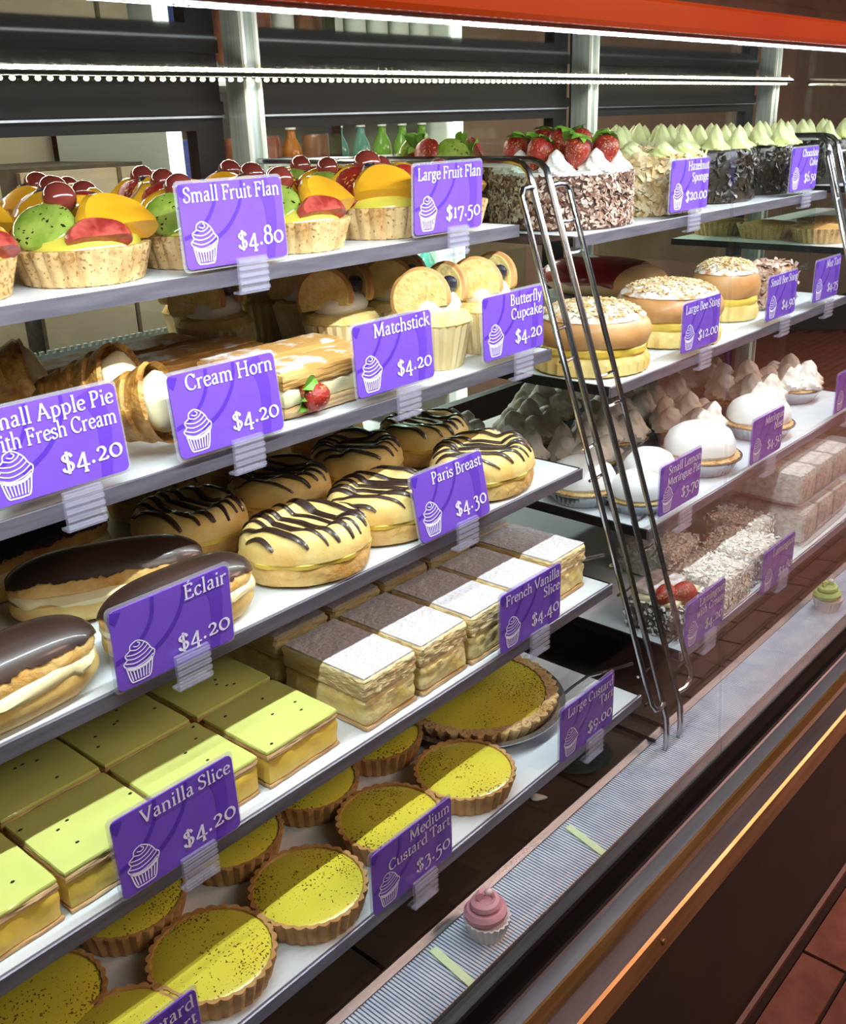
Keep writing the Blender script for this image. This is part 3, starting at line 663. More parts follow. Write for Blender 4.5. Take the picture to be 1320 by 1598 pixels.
coco = mat('coconut', '#efece6', 0.8, '#cfc4b4', 120, (0.4, 0.65), bump=0.8, bscale=220)
cocodark = mat('coconut_over_chocolate', '#8f8177', 0.8, '#433630', 110, (0.4, 0.6), bump=0.8, bscale=200)
rosec = mat('lemon_cream', '#eef0b8', 0.45, '#e4e79c', 24)
glaze = mat('raspberry_glaze', '#7e1420', 0.14, '#911a26', 8, coat=0.7)
pinkm = mat('pink_frosting', '#d99aa6', 0.5, '#c47f8f', 40, bump=0.3)
greenm = mat('green_frosting', '#b9d07a', 0.5, '#a4c060', 40, bump=0.3)

def flakes(n, sampler, size, thick=0.0006, seed=1):
    """little curled shavings lying on a surface; sampler(rng) -> point, normal"""
    rg = random.Random(seed); mb = MB()
    for _ in range(n):
        p, nr = sampler(rg); nr = Vector(nr).normalized()
        t = nr.orthogonal().normalized(); t = Matrix.Rotation(rg.uniform(0, 6.28), 3, nr) @ t
        b = nr.cross(t); a = size * rg.uniform(.6, 1.3); c = a * rg.uniform(.35, .7)
        nt = (nr + Vector((rg.uniform(-.6, .6), rg.uniform(-.6, .6), rg.uniform(-.6, .6)))).normalized()
        t = (t - nt * t.dot(nt)).normalized(); b = nt.cross(t)
        p = Vector(p) + nr * size * .25
        q = [p - t * a - b * c, p + t * a - b * c * .7, p + t * a * .8 + b * c + nt * a * .3, p - t * a * .8 + b * c]
        mb.add([x for x in q] + [x + nt * thick for x in q], [(3, 2, 1, 0), (4, 5, 6, 7), (0, 1, 5, 4), (1, 2, 6, 5), (2, 3, 7, 6), (3, 0, 4, 7)])
    return mb

# ------------------------------------------------------------------ part meshes
def shell_mb(R, rb, h, flutes, depth=.06, wall=.006, fill=.6):
    def fm(th, i, z): return 1 + (depth * (abs(math.sin(flutes * th / 2)) - .6) if i in (1, 2, 3, 4) else (depth * .4 * (abs(math.sin(flutes * th / 2)) - .6) if i == 5 else 0))
    return MB().lathe([(rb * .98, 0), (rb, .001), (rb + (R - rb) * .5, h * .5), (R, h * .93), (R * .995, h), (R - wall, h), (R - wall * 1.2, h * fill), (0.002, h * fill)], flutes * 4, fm)
def strawberry_part(parent, loc, rot, s=1.0, leaf=True, name='strawberry'):
    mb = MB().ell((0, 0, 0), (.0145 * s, .0145 * s, .018 * s), 16, 12, fn=lambda p: Vector((p.x * (1 + .42 * p.z / (.018 * s)), p.y * (1 + .42 * p.z / (.018 * s)), p.z * 1.1)))
    o = mb.build(name, berry, parent, loc, rot)
    if leaf:
        lb = MB()
        for k in range(6):
            a = k * PI / 3
            lb.grid(lambda u, v: tuple(RZ(a) @ Vector(((u * .014 + .001) * s, (v - .5) * .009 * s * math.sin(PI * min(.98, u * .9 + .08)), (.0175 + .004 * math.sin(u * 3)) * s))), 4, 2)
        lb.build('calyx', leafm, o)
    return o
def leaf_mb(L=.03, W=.018):
    return MB().grid(lambda u, v: (u * L, (v - .5) * W * math.sin(PI * (u * .94 + .04)) ** .8, .006 * math.sin(u * 2.6) + .004 * abs(v - .5) * 2), 7, 4)
def rosette_mb(R, h, ribs=8, turns=.35, peak=1.0, n=None):
    n = n or ribs * 4; prof = []
    for i in range(13):
        t = i / 12
        r = R * ((1 - t) ** .75) * (1 + .12 * math.sin(t * 9)) if t < 1 else .0006
        prof.append((max(r, .0006), h * (t ** (1.25 * peak))))
    def rm(th, i, z): return 1 + .13 * math.cos(ribs * (th + turns * 2 * PI * i / 12)) * (1 - (i / 12) ** 3)
    return MB().lathe(prof, n, rm)

# fruit meshes shared by the flans
def half_disc(R, th, squash=1.0, cut=-.003):
    mb = MB().lathe([(.001, -th), (R * .55, -th), (R * .85, -th * .85), (R * .98, -th * .4), (R, 0), (R * .98, th * .4), (R * .85, th * .85), (R * .55, th), (.001, th)], 30)
    mb.v = [(x, max(y, cut) * squash, z) for x, y, z in mb.v]
    return mb.xf(T(0, 0, -R * .42 * squash) @ RX(PI / 2))
peach_me = half_disc(.029, .0085).rough(.0008, 60).mesh('peach_slice', peach)
half_me = MB().ell((0, 0, 0), (.017, .0075, .021), 16, 10, fn=lambda p: Vector((p.x * (1 + .25 * p.z / .021), p.y if p.y < 0 else p.y * .35, p.z))).mesh('strawberry_half', berry)
flesh_me = half_disc(.025, .0075, .72).rough(.001, 70).mesh('strawberry_slice', berryin)
kiwi_me = MB().ell((0, 0, 0), (.0225, .0075, .0205), 18, 8, fn=lambda p: Vector((p.x, math.copysign(min(abs(p.y), .0045), p.y), p.z))).mesh('kiwi_slice', kiwi)
grape_me = MB().ell((0, 0, 0), (.0145, .0130, .0135), 16, 10).mesh('grape', grape)
blue_me = MB().lathe([(.001, -.0075), (.005, -.0062), (.0078, 0), (.0062, .0052), (.0032, .0070), (.0028, .0058), (.0004, .0055)], 14).mesh('blueberry', blue)
mint_me = leaf_mb(.022, .014).mesh('mint_leaf', leafm)
def place(me, name, parent, loc, rot=(0, 0, 0), s=1.0):
    o = link(me, name, parent, loc); o.rotation_euler = rot; o.scale = (s, s, s); return o

FS = shell_mb(.058, .050, .030, 26, .06).mesh('pastry_shell', short)
FC = MB().lathe([(.051, .018), (.0525, .028), (.049, .036), (.036, .045), (.015, .050), (.001, .0505)], 28).mesh('custard_filling', mat('glazed_custard', '#dccb52', 0.16, '#c9c048', 20, coat=.6))
FK = {'k': (kiwi_me, 'kiwi_slice', .034, .047, -46, 1.22), 's': (flesh_me, 'strawberry_slice', .041, .043, -40, 1.1), 'p': (peach_me, 'peach_slice', .033, .053, -42, 1.1), 'h': (half_me, 'strawberry_half', .036, .048, -44, 1.2), 'o': (peach_me, 'peach_slice', .030, .053, -46, 1.3)}
FV = [[(-172, 'k'), (-98, 's'), (-52, 'o'), (5, 'h'), (60, 'p'), (125, 's')],
      [(-160, 'h'), (-105, 'o'), (-40, 's'), (20, 'p'), (75, 'k'), (135, 'p')],
      [(-165, 'k'), (-95, 's'), (-35, 'o'), (30, 'h'), (90, 'p'), (140, 's')],
      [(-170, 'h'), (-118, 'p'), (-60, 'h'), (0, 'p'), (60, 'h'), (130, 'p')]]
def flan(label, loc, rz, variant, scale=1.0, group='small fruit flans'):
    t = thing('fruit_flan', label, 'fruit flan', loc, rz, group); t.scale = (scale,) * 3
    link(FS, 'pastry_shell', t); link(FC, 'custard_filling', t)
    for deg, k in FV[variant]:
        a = math.radians(deg); me, nm, r, z, tl, sc = FK[k]
        fa = math.radians(-120 + .5 * (deg + 120)) if -190 < deg < -10 else a      # slices on the near side fan towards the front
        place(me, nm, t, (r * math.cos(a), r * math.sin(a), z), (math.radians(tl), 0, fa + PI / 2), sc)
    place(grape_me, 'grape', t, (-.010, .004, .068), (.3, .2, 0), 1.0)
    if variant % 2: place(blue_me, 'blueberry', t, (-.020, -.014, .062), (.3, 0, 0), 1.1); place(grape_me, 'grape', t, (.018, .020, .062), (0, .3, 0), .95)
    return t
z0 = zz(BAY1[0][1]) + .0004
flan('small fruit flan with kiwi, strawberry slice and grape, second from the frame edge', (.458, .803, z0), 0, 0)
flan('small fruit flan at the frame edge with dark strawberry and peach', (.335, .805, z0), -.3, 1)
flan('small fruit flan with kiwi, half hidden behind its own price tag', (.580, .805, z0), .1, 2)
flan('small fruit flan with kiwi and strawberry, next past the small flan tag', (.700, .803, z0), .15, 0)
flan('large fruit flan with peach half and dark strawberries beside its tag', (.838, .812, z0), -.15, 3, 1.12, 'large fruit flans')
flan('large fruit flan half hidden behind the seventeen fifty tag', (.958, .822, z0), .8, 1, .95, 'large fruit flans')
ORD = ['first', 'second', 'third', 'fourth', 'fifth', 'sixth', 'seventh', 'eighth', 'ninth', 'tenth', 'eleventh']
for k, (x, y) in enumerate([(.40, .930), (.525, .935), (.648, .930), (.772, .935), (.900, .945), (.44, 1.045), (.57, 1.05), (.70, 1.045), (.83, 1.05), (.95, 1.05), (.278, .930)]):
    flan('glazed fruit flan in the ' + ('second' if y < 1 else 'third') + f' row, {ORD[[1, 2, 3, 4, 5, 0, 1, 2, 3, 4, 0][k]]} from the frame edge', (x, y, z0), rnd(-.8, .8), [0, 3, 1, 3, 2][k % 5], 1.0, 'fruit flans in the back rows')

# ------------------------------------------------------------------ second shelf: pies, horns, matchsticks, butterfly cupcakes
z1 = zz(BAY1[1][1]) + .0004
def horn(label, loc, rz, pitch=0.0):
    t = thing('cream_horn', label, 'cream horn', loc, rz, 'cream horns')
    n = 40; L = .125
    def rad(u): return .0055 + .029 * u ** .85
    mb = MB(); prof = []
    vs_ = []; m = 44
    for i in range(m + 1):
        u = i / m
        for k in range(n):
            th = 2 * PI * k / n
            ph = (u * 6.5 - th / (2 * PI)) % 1.0
            r = rad(u) * (1 + .13 * (ph ** .6) - .05)
            vs_.append((L * (u - .5), r * math.cos(th), r * math.sin(th)))
    fs = [(i * n + k, (i + 1) * n + k, (i + 1) * n + (k + 1) % n, i * n + (k + 1) % n) for i in range(m) for k in range(n)]
    fs.append(tuple(range(n)))
    mb.add(vs_, fs)
    M = T(0, 0, .034) @ RY(-.21)
    mb.xf(M).build('pastry_cone', mat('glazed_puff', '#cf9a4c', 0.35, '#92591f', 75, (0.38, 0.66), bump=.9, bscale=120), t)
    cb = MB().ell((L * .5 - .004, 0, 0), (.016, .0275, .0275), 18, 10).rough(.003, 60); cb.xf(M).build('cream', cream, t)
    MB().ell((L * .5 + .004, .004, -.016), (.010, .013, .009), 12, 8).xf(M).build('jam', jam, t)
    return t
horn('golden cream horn with white cream mouth between the apple pie and horn tags', (.432, .770, z1), -1.0)
horn('cream horn with red jam behind the front cream horn', (.462, .872, z1), -1.1)
horn('cream horn lying at the back beside the matchsticks', (.400, .95, z1), -.5)
PS = shell_mb(.050, .044, .030, 24, .06).mesh('pastry_shell', short)
def pie(label, loc):
    t = thing('apple_pie', label, 'pie', loc, 0, 'small apple pies'); link(PS, 'pastry_shell', t)
    MB().lathe([(.047, .028), (.044, .034), (.02, .040), (.001, .041)], 24).rough(.0015, 60).build('lid', puff, t)
    rosette_mb(.022, .026, 7).build('cream', whitecream, t, (0, 0, .037))
    return t
pie('small apple pie with cream behind its price tag', (.330, .765, z1))
pie('small apple pie at the frame edge, behind the apple pie tag', (.225, .77, z1))
pie('small apple pie in the shaded back row', (.290, .89, z1))
def matchstick(label, loc, rz, L=.165, berries=True):
    t = thing('matchstick_pastry', label, 'pastry slice', loc, rz, 'matchstick pastries')
    off = loc[0] * 9 + loc[1] * 5
    MB().rbox(L, .058, .013, r=.004, seg=(18, 8, 4), amp=.0012, side_amp=.0026, freq=110, off=off).build('base_pastry', puffpale, t)
    MB().rbox(L * .985, .057, .022, r=.008, seg=(26, 8, 5), amp=.003, side_amp=.0050, freq=60, off=off + 3, c=(0, 0, .010)).build('cream', cream, t)
    top = MB().rbox(L, .060, .016, r=.005, seg=(18, 8, 5), amp=.0016, side_amp=.003, freq=110, off=off + 7, c=(0, 0, .029)); top.build('top_pastry', puff, t)
    MB().rbox(L * .95, .050, .003, r=.001, seg=(18, 8, 1), amp=.0012, freq=100, off=off + 7, c=(0, .002, .0436)).build('icing_sugar', mat('patchy_icing_sugar', '#cf9d58', .6, '#f0eef0', 32, (.44, .56), bump=.5, bscale=140), t)
    if berries:
        strawberry_part(t, (-L * .30, -.032, .021), (PI / 2 + .45, .1, .4), .92, False, 'strawberry')
        for dx, dz, a in ((-.40, .018, 2.4), (-.385, .029, 1.2), (-.43, .008, 3.4)):
            leaf_mb(.020, .014).build('mint_leaf', leafm, t, (L * dx - .002, -.036, dz), (1.2, -.3, a * .3))
    return t
matchstick('puff pastry matchstick with cream, strawberry and mint, beside its tag', (.672, .738, z1), 0)
matchstick('sugar dusted matchstick behind the strawberry matchstick', (.665, .806, z1), .02, berries=False)
matchstick('matchstick in the third row behind the horn tag', (.590, .876, z1), .03, .19, False)
matchstick('matchstick in the shaded fourth row behind the horn tag', (.560, .945, z1), .03, .20, False)
def pleat(R, rb, h, n=26, name='paper_case', m=None, amp=.03):
    return MB().lathe([(rb, 0), (rb, .001), (rb + (R - rb) * .5, h * .5), (R, h), (R - .001, h), (R - .003, h * .92), (.002, h * .92)], n * 4,
                      lambda th, i, z: 1 + (amp * math.cos(n * th) if i in (1, 2, 3, 4) else 0))
CP = pleat(.044, .033, .050).mesh('paper_case', paper)
CT = MB().lathe([(.041, .046), (.045, .052), (.040, .060), (.022, .064), (.001, .065)], 28).rough(.0012, 90).mesh('sponge_top', sponge)
CC = MB().ell((0, 0, .070), (.034, .030, .021), 22, 12).rough(.005, 45).mesh('cream', whitecream)
def wing():
    def fn(p): return Vector((p.x, p.y, p.z))
    mb = MB().lathe([(.001, -.0055), (.030, -.0055), (.033, -.003), (.033, .003), (.030, .0055), (.001, .0055)], 28)
    mb.v = [(x, y if y > -.012 else -.012, z) for x, y, z in mb.v]
    return mb.xf(RX(PI / 2))
WG = wing().mesh('sponge_wing', sponge)
WC = MB().lathe([(.0305, -.0050), (.0345, -.003), (.0350, 0), (.0345, .003), (.0305, .0050)], 28, caps=False)
WC.v = [(x, max(y, -.011), z) for x, y, z in WC.v]
WC = WC.xf(RX(PI / 2)).mesh('crust', crust)
def cupcake(label, loc, rz, group='butterfly cupcakes'):
    t = thing('butterfly_cupcake', label, 'cupcake', loc, rz, group)
    link(CP, 'paper_case', t); link(CT, 'sponge_top', t); link(CC, 'cream', t)
    for s in (-1, 1):
        wg = place(WG, 'sponge_wing', t, (s * .026, -.002 * s, .0795), (math.radians(0), 0, 0)); wg.rotation_euler = (math.radians(12 * s), math.radians(s * 10), math.radians(75 * s if s > 0 else -75))
        link(WC, 'crust', wg)
    place(blue_me, 'blueberry', t, (.006, -.018, .092), (.4, 0, 0), 1.2)
    return t
cupcake('butterfly cupcake in pale paper case between the Matchstick and Butterfly tags', (.852, .748, z1), .25)
cupcake('butterfly cupcake half hidden behind the Butterfly Cupcake tag', (.950, .752, z1), .3)
for x, y, a, w_ in ((.800, .846, .2, 'behind the Matchstick tag'), (.900, .850, .4, 'nearest the rack'), (.700, .955, .3, 'above the long matchsticks')):
    cupcake('butterfly cupcake with blueberry in the second row, ' + w_, (x, y, z1), a, 'butterfly cupcakes in the second row')
for k, (x, y, a) in enumerate(((.745, 1.045, .4), (.840, .945, .15), (.845, 1.04, .3), (.940, .95, .25), (.945, 1.045, .5))):
    cupcake(f'butterfly cupcake in the shade at the shelf back, {ORD[k]} from the matchsticks', (x, y, z1), a, 'butterfly cupcakes at the back')

# ------------------------------------------------------------------ third shelf: eclairs and striped choux rings
z2 = zz(BAY1[2][1]) + .0004
def eclair(label, loc, rz, L=.165, W=.062, seed=0, group='eclairs'):
    t = thing('chocolate_eclair', label, 'eclair', loc, rz, group)
    def cap(p, pw=.62):
        q = p.copy(); a = p.x / (L / 2); q.x = (L / 2) * math.copysign(abs(a) ** pw, a) if a else 0; return q
    def fl1(p): p = cap(p); p.z = max(p.z, -.016) ; return p
    MB().ell((0, 0, .018), (L / 2, W / 2, .024), 28, 14, fn=lambda p: (lambda q: Vector((q.x, q.y, max(-.0178, min(q.z, .006)))))(cap(p))).rough(.0016, 50, seed).build('lower_choux', chouxpale, t)
    MB().ell((0, 0, .0275), (L / 2 * .985, W / 2 * 1.03, .0145), 40, 12, fn=cap).rough(.0050, 60, seed + 5).build('cream', cream, t)
    MB().ell((0, 0, .035), (L / 2 * .99, W / 2 * .97, .026), 28, 14, fn=lambda p: (lambda q: Vector((q.x, q.y, max(-.003, q.z))))(cap(p))).rough(.0014, 50, seed + 9).build('upper_choux', choux, t)
    def top(u, v):
        a = (u - .5) * 2; edge = 1.20 + .16 * mnoise.noise(Vector((u * 9 + seed, v * 2 if v > .5 else -3, 0))) + .13 * mnoise.noise(Vector((u * 40 + seed, 9 if v > .5 else 1, 0)))
        th = (v - .5) * 2 * edge
        prof = max(0.0, 1 - abs(a * .965) ** 3.2) ** .5
        x = a * L / 2 * .985; y = W / 2 * .99 * prof * math.sin(th); z = .035 + .0278 * prof * math.cos(th)
        return (x, y, max(z, .035))
    MB().grid(top, 70, 22).build('chocolate_icing', choc, t)
    return t
eclair('chocolate eclair with cream, whole, lying aslant behind the eclair tag', (.415, .768, z2), -.45, .175, .066, 1)
eclair('eclair with broad cream band at the frame edge in front', (.268, .672, z2), .06, .15, .068, 2)
eclair('eclair end showing past its price tag', (.425, .672, z2), .0, .150, .060, 3)
eclair('eclair tip at the frame edge behind the front eclair', (.228, .760, z2), .12, .15, .06, 4)
for k, (x, y, a) in enumerate(((.40, .875, .05), (.25, .865, .05), (.44, .96, .05), (.28, .96, .05))):
    eclair(['chocolate eclair in the shade directly behind the slanting eclair', 'chocolate eclair in the shade at the frame edge', 'chocolate eclair in the darkest row beside the choux rings', 'chocolate eclair in the darkest row at the frame edge'][k], (x, y, z2), a, .165, .062, 10 + k, 'eclairs at the back')
def ring_h(x, y, ax, ay):
    """height of the ring's upper skin"""
    e = math.sqrt((x / ax) ** 2 + (y / ay) ** 2)
    if e >= 1: return None
    w_ = .58; d = (e - (1 - w_ / 2 - .02)) / (w_ / 2 + .02)
    h = math.sqrt(max(0, 1 - d * d)) if e > .40 else .5
    h *= 1 - .16 * math.exp(-(y / (ay * .14)) ** 2) * (1 if e < .9 else 0)
    return max(h, .70 * (1 - max(0, e - .85) / .15))
def choux_ring(label, loc, rz, seed=0, ax=.066, ay=.058, group='striped choux rings'):
    t = thing('choux_ring', label, 'choux ring', loc, rz, group)
    H, zb = .026, .026
    def surf(u, v, up_=True):
        r = math.sin(u * PI / 2) ; th = v * 2 * PI; x = ax * r * math.cos(th); y = ay * r * math.sin(th)
        h = ring_h(x * .999, y * .999, ax, ay); h = 0 if h is None else h
        wob = 1 + .12 * mnoise.noise(Vector((x * 40 + seed, y * 40, 0)))
        return (x, y, zb + H * h * wob * (1 if u < .999 else 0))
    MB().grid(lambda u, v: surf(u, v), 16, 40).build('upper_choux', chouxpale, t)
    MB().lathe([(.86, 0), (.97, .004), (1.0, .014), (.96, .022), (.5, .023)], 40).xf(Matrix.Diagonal((ax, ay, 1, 1))).rough(.0014, 50, seed).build('lower_choux', choux, t)
    MB().lathe([(.90, .018), (.985, .0215), (.99, .0255), (.93, .029), (.5, .029)], 40, lambda th, i, z: 1 + .03 * math.sin(th * 9 + seed)).xf(Matrix.Diagonal((ax, ay, 1, 1))).build('custard_cream', custard, t)
    dz = MB(); ang = .55 + .2 * math.sin(seed)
    ca, sa = math.cos(ang), math.sin(ang)
    for k in range(9):
        o_k = -.058 + k * .0143; pts = []
        for j in range(61):
            s = -.072 + .144 * j / 60
            wv = .0045 * mnoise.noise(Vector((s * 30, k * 3.1 + seed, 0)))
            x = ca * (o_k + wv) - sa * s; y = sa * (o_k + wv) + ca * s
            h = ring_h(x, y, ax, ay)
            if h is None or (x / ax) ** 2 + (y / ay) ** 2 > .93:
                if len(pts) > 3: dz.tube(pts, .0042 + .0012 * math.sin(k * 2.3 + seed), 6, rf=lambda q: .45 + .55 * math.sin(PI * q) ** .5, flat=.45)
                pts = []; continue
            wob = 1 + .12 * mnoise.noise(Vector((x * 40 + seed, y * 40, 0)))
            pts.append((x, y, zb + H * h * wob + .0008))
        if len(pts) > 3: dz.tube(pts, .0042, 6, flat=.45)
    dz.build('chocolate_stripes', choc, t)
    return t
choux_ring('choux ring striped with chocolate, whole, between the two lower tags', (.588, .692, z2), -.35, 0)
choux_ring('choux ring striped with chocolate, half hidden behind the Paris Breast tag', (.708, .700, z2), -.1, 3)
choux_ring('choux ring striped with chocolate at the end of its shelf by the rack', (.876, .698, z2), .25, 5, .074, .060)
for k, (x, y) in enumerate(((.545, .822), (.670, .826), (.795, .828), (.915, .826), (.59, .945), (.72, .95), (.85, .95))):
    choux_ring(f'striped choux ring in the {"shaded second" if k < 4 else "dark third"} row, {ORD[k if k < 4 else k - 4]} after the eclairs', (x, y, z2), rnd(-.6, .6), 7 + k * 2, .060, .056, group='striped choux rings at the back')

# ------------------------------------------------------------------ fourth shelf: slices
z3 = zz(BAY1[3][1]) + .0004
def vslice(label, loc, rz, W=.092, D=.090, seed=0, group='iced vanilla slices'):
    t = thing('vanilla_slice', label, 'custard slice', loc, rz, group)
    MB().rbox(W * .99, D * .99, .004, r=.0015, seg=(12, 12, 2), amp=.0005, side_amp=.0014, freq=140, off=seed).build('base_pastry', puffpale, t)
    MB().rbox(W * .985, D * .985, .0275, r=.004, seg=(14, 14, 6), amp=.0006, side_amp=.0026, freq=70, off=seed + 2, c=(0, 0, .003)).build('custard', custard, t)
    MB().rbox(W, D, .007, r=.0025, seg=(14, 14, 2), amp=.0006, side_amp=.0022, freq=150, off=seed + 4, c=(0, 0, .0285)).build('top_pastry', puffpale, t)
    MB().rbox(W * .99, D * .99, .006, r=.0028, seg=(12, 12, 3), amp=.0005, side_amp=.0012, freq=50, off=seed + 6, c=(0, 0, .0340)).build('icing', icing, t)
    rg = random.Random(seed); sd = MB()
    for _ in range(6): sd.ell((rg.uniform(-.45, .45) * W, rg.uniform(-.45, .45) * D, .0402), (.0019, .0013, .0007), 6, 4)
    tag(sd.build('passionfruit_seeds', seedm, t), kind='stuff')
    return t
vslice('iced vanilla slice at the end of the row beside the taller sugared slices', (.490, .648, z3), .03, .090, .092, 1)
vslice('iced vanilla slice showing past the upper corner of its tag', (.392, .648, z3), .02, .094, .090, 2)
vslice('iced vanilla slice with its front hidden behind the vanilla slice tag', (.296, .647, z3), .02, .092, .090, 3)
vslice('iced vanilla slice at the frame edge, front row', (.200, .645, z3), .02, .092, .090, 4)
for k, x in enumerate((.488, .390, .295, .20)):
    vslice(f'iced vanilla slice in the shaded second row, {ORD[k]} from the sugared slices', (x, .742, z3), .02, .093, .088, 10 + k, 'iced vanilla slices, second row')
for k, x in enumerate((.486, .390, .295)):
    vslice(f'iced vanilla slice in the dark third row, {ORD[k]} from the sugared slices', (x, .835, z3), .02, .093, .088, 20 + k, 'iced vanilla slices, third row')
def fslice(label, loc, rz, W=.074, D=.115, seed=0, group='sugared french slices'):
    t = thing('sugared_slice', label, 'custard slice', loc, rz, group)
    MB().rbox(W * .99, D * .99, .005, r=.002, seg=(12, 16, 2), amp=.0006, side_amp=.0018, freq=150, off=seed).build('base_pastry', puffpale, t)
    MB().rbox(W * .985, D * .985, .030, r=.006, seg=(18, 24, 8), amp=.0008, side_amp=.0028, freq=110, off=seed + 2, c=(0, 0, .004)).build('custard', palecust, t)
    MB().rbox(W, D, .024, r=.004, seg=(22, 30, 9), amp=.0010, side_amp=.0024, freq=190, off=seed + 4, c=(0, 0, .0335)).build('top_pastry', mat('pale_flaky_top', '#ecd8a6', .6, '#dcbc7c', 70, (.38, .68), bump=.9, bscale=110, stretch=(.6, .6, 2)), t)
    MB().rbox(W * .95, D * .96, .0032, r=.0012, seg=(12, 16, 1), amp=.0011, freq=120, off=seed + 8, c=(0, 0, .0560)).build('icing_sugar', sugar, t)
    return t
for k, (x, lab) in enumerate(((.601, 'tall sugared custard slice next to the iced vanilla slices'), (.682, 'tall sugared custard slice, second along from the iced slices'), (.764, 'tall sugared custard slice meeting the edge of its tag'), (.845, 'tall sugared custard slice hidden low behind its tag'), (.932, 'tall sugared custard slice at the rack end of its shelf'))):
    fslice(lab, (x, .655 if k < 4 else .668, z3), .02 + .01 * math.sin(k * 2), .076, .118, 30 + k)
for k, x in enumerate((.603, .686, .768, .850, .933)):
    fslice(f'tall sugared custard slice in the shaded second row, {ORD[k]} after the iced slices', (x, .786, z3), 0, .076, .118, 40 + k, 'sugared french slices, second row')

# ------------------------------------------------------------------ lowest shelf: custard tarts
z4 = zz(BAY1[4][1]) + .0004
TS = shell_mb(.0565, .050, .026, 30, .055, .004, .85).mesh('pastry_shell', mat('browned_shortcrust', '#cfa468', 0.6, '#ab7a41', 30, (0.35, 0.7), bump=.4, bscale=150))
TC = MB().lathe([(.0505, .016), (.0520, .0240), (.047, .0262), (.025, .0272), (.001, .0275)], 36)
def tart(label, loc, s=1.0, group='medium custard tarts', rz=0.0):
    t = thing('custard_tart', label, 'custard tart', loc, rz, group); t.scale = (s, s, s)
    link(TS, 'pastry_shell', t); link(TCm, 'custard_filling', t); return t
TCm = TC.mesh('custard_filling', tartcust)
tart('custard tart with nutmeg, largest in view, above the corner tag', (.362, .596, z4))
tart('custard tart between the vanilla slice tag and the medium tart tag', (.472, .592, z4), rz=1)
tart('custard tart half hidden behind the medium tart tag', (.594, .600, z4), rz=2)
tart('custard tart in front of the large foil tart', (.706, .592, z4), rz=3)
tart('custard tart at the frame edge in the lowest corner', (.236, .668, z4), rz=4)
tart('custard tart cut by the lower frame edge behind the corner tag', (.262, .575, z4), rz=4.4)
for k, (x, y) in enumerate(((.352, .715), (.470, .712), (.582, .714), (.692, .718), (.30, .83), (.42, .83), (.54, .832), (.66, .835))):
    tart(f'custard tart in the {"shaded second" if k < 4 else "dark third"} row, {ORD[k % 4]} from the frame edge', (x, y, z4), 1.0, 'custard tarts at the back', k)
t = thing('large_custard_tart', 'large custard tart in a foil tray behind its tag', 'custard tart', (.838, .682, z4))
shell_mb(.102, .090, .026, 40, .06, .014, .75).build('pastry_shell', short, t, (0, 0, .003))
MB().lathe([(.088, .019), (.0875, .0245), (.07, .0260), (.001, .0268)], 44).build('custard_filling', tartcust, t, (0, 0, .003))
MB().lathe([(.088, 0), (.092, .001), (.104, .016), (.112, .0175), (.1125, .019), (.104, .018), (.090, .0025), (.001, .0025)], 48).build('foil_tray', foil, t)

# ================================================================== PAST THE RACK: tall cakes
y1 = zz(BAY2[0][1]) + .0004
def cyl_sampler(R, h, zlo=0.0):
    def f(rg):
        a = rg.uniform(0, 2 * PI); return (R * math.cos(a), R * math.sin(a), zlo + rg.uniform(.003, h)), (math.cos(a), math.sin(a), .1)
    return f
def disc_sampler(R, h):
    def f(rg):
        a = rg.uniform(0, 2 * PI); r = R * math.sqrt(rg.random()); return (r * math.cos(a), r * math.sin(a), h), (0, 0, 1)
    return f
def cake_body(t, R, h, m, name='cake_body', n=56):
    MB().lathe([(R * .97, 0), (R, .004), (R, h * .5), (R * .995, h - .006), (R * .96, h), (R * .5, h + .001), (.002, h + .001)], n).rough(.0018, 35, R * 7 + h).build(name, m, t)
whirl_me = rosette_mb(.024, .030, 8, .3, .8).mesh('cream_whirl', whitecream)
def berry_cake(label, loc, rz, R=.098, h=.070):
    t = thing('strawberry_cake', label, 'cake', loc, rz)
    cake_body(t, R, h, spongechoc)
    fb = flakes(2200, cyl_sampler(R, h), .0036, seed=3); tag(fb.build('chocolate_flakes', flake, t, smooth=0), kind='stuff')
    fb = flakes(1700, cyl_sampler(R + .001, h), .0034, seed=5); tag(fb.build('pale_chocolate_flakes', flakepale, t, smooth=0), kind='stuff')
    MB().lathe([(R * .97, h - .001), (R * .96, h + .004), (R * .6, h + .006), (.002, h + .006)], 40).rough(.0015, 40).build('cream_top', whitecream, t)
    for k in range(8):
        a = k * PI / 4 + .2
        place(whirl_me, 'cream_whirl', t, (.072 * math.cos(a), .072 * math.sin(a), h + .003), (0, 0, a))
    for k in range(8):
        a = k * PI / 4 + .58
        strawberry_part(t, (.066 * math.cos(a), .066 * math.sin(a), h + .026), (rnd(-.5, .5), rnd(-.5, .5), a), 1.15)
    for k in range(4):
        a = k * PI / 2 + .2
        strawberry_part(t, (.026 * math.cos(a), .026 * math.sin(a), h + .034), (rnd(-.8, .8), rnd(-.8, .8), a), 1.2)
    for k in range(7):
        a = k * 2 * PI / 7
        place(mint_me, 'mint_leaf', t, (.05 * math.cos(a), .05 * math.sin(a), h + .036), (rnd(-.4, .4), -.5, a), 1.15)
    return t
berry_cake('strawberry and cream cake coated in chocolate flakes beside the chrome rack', (1.228, .832, y1), .3)
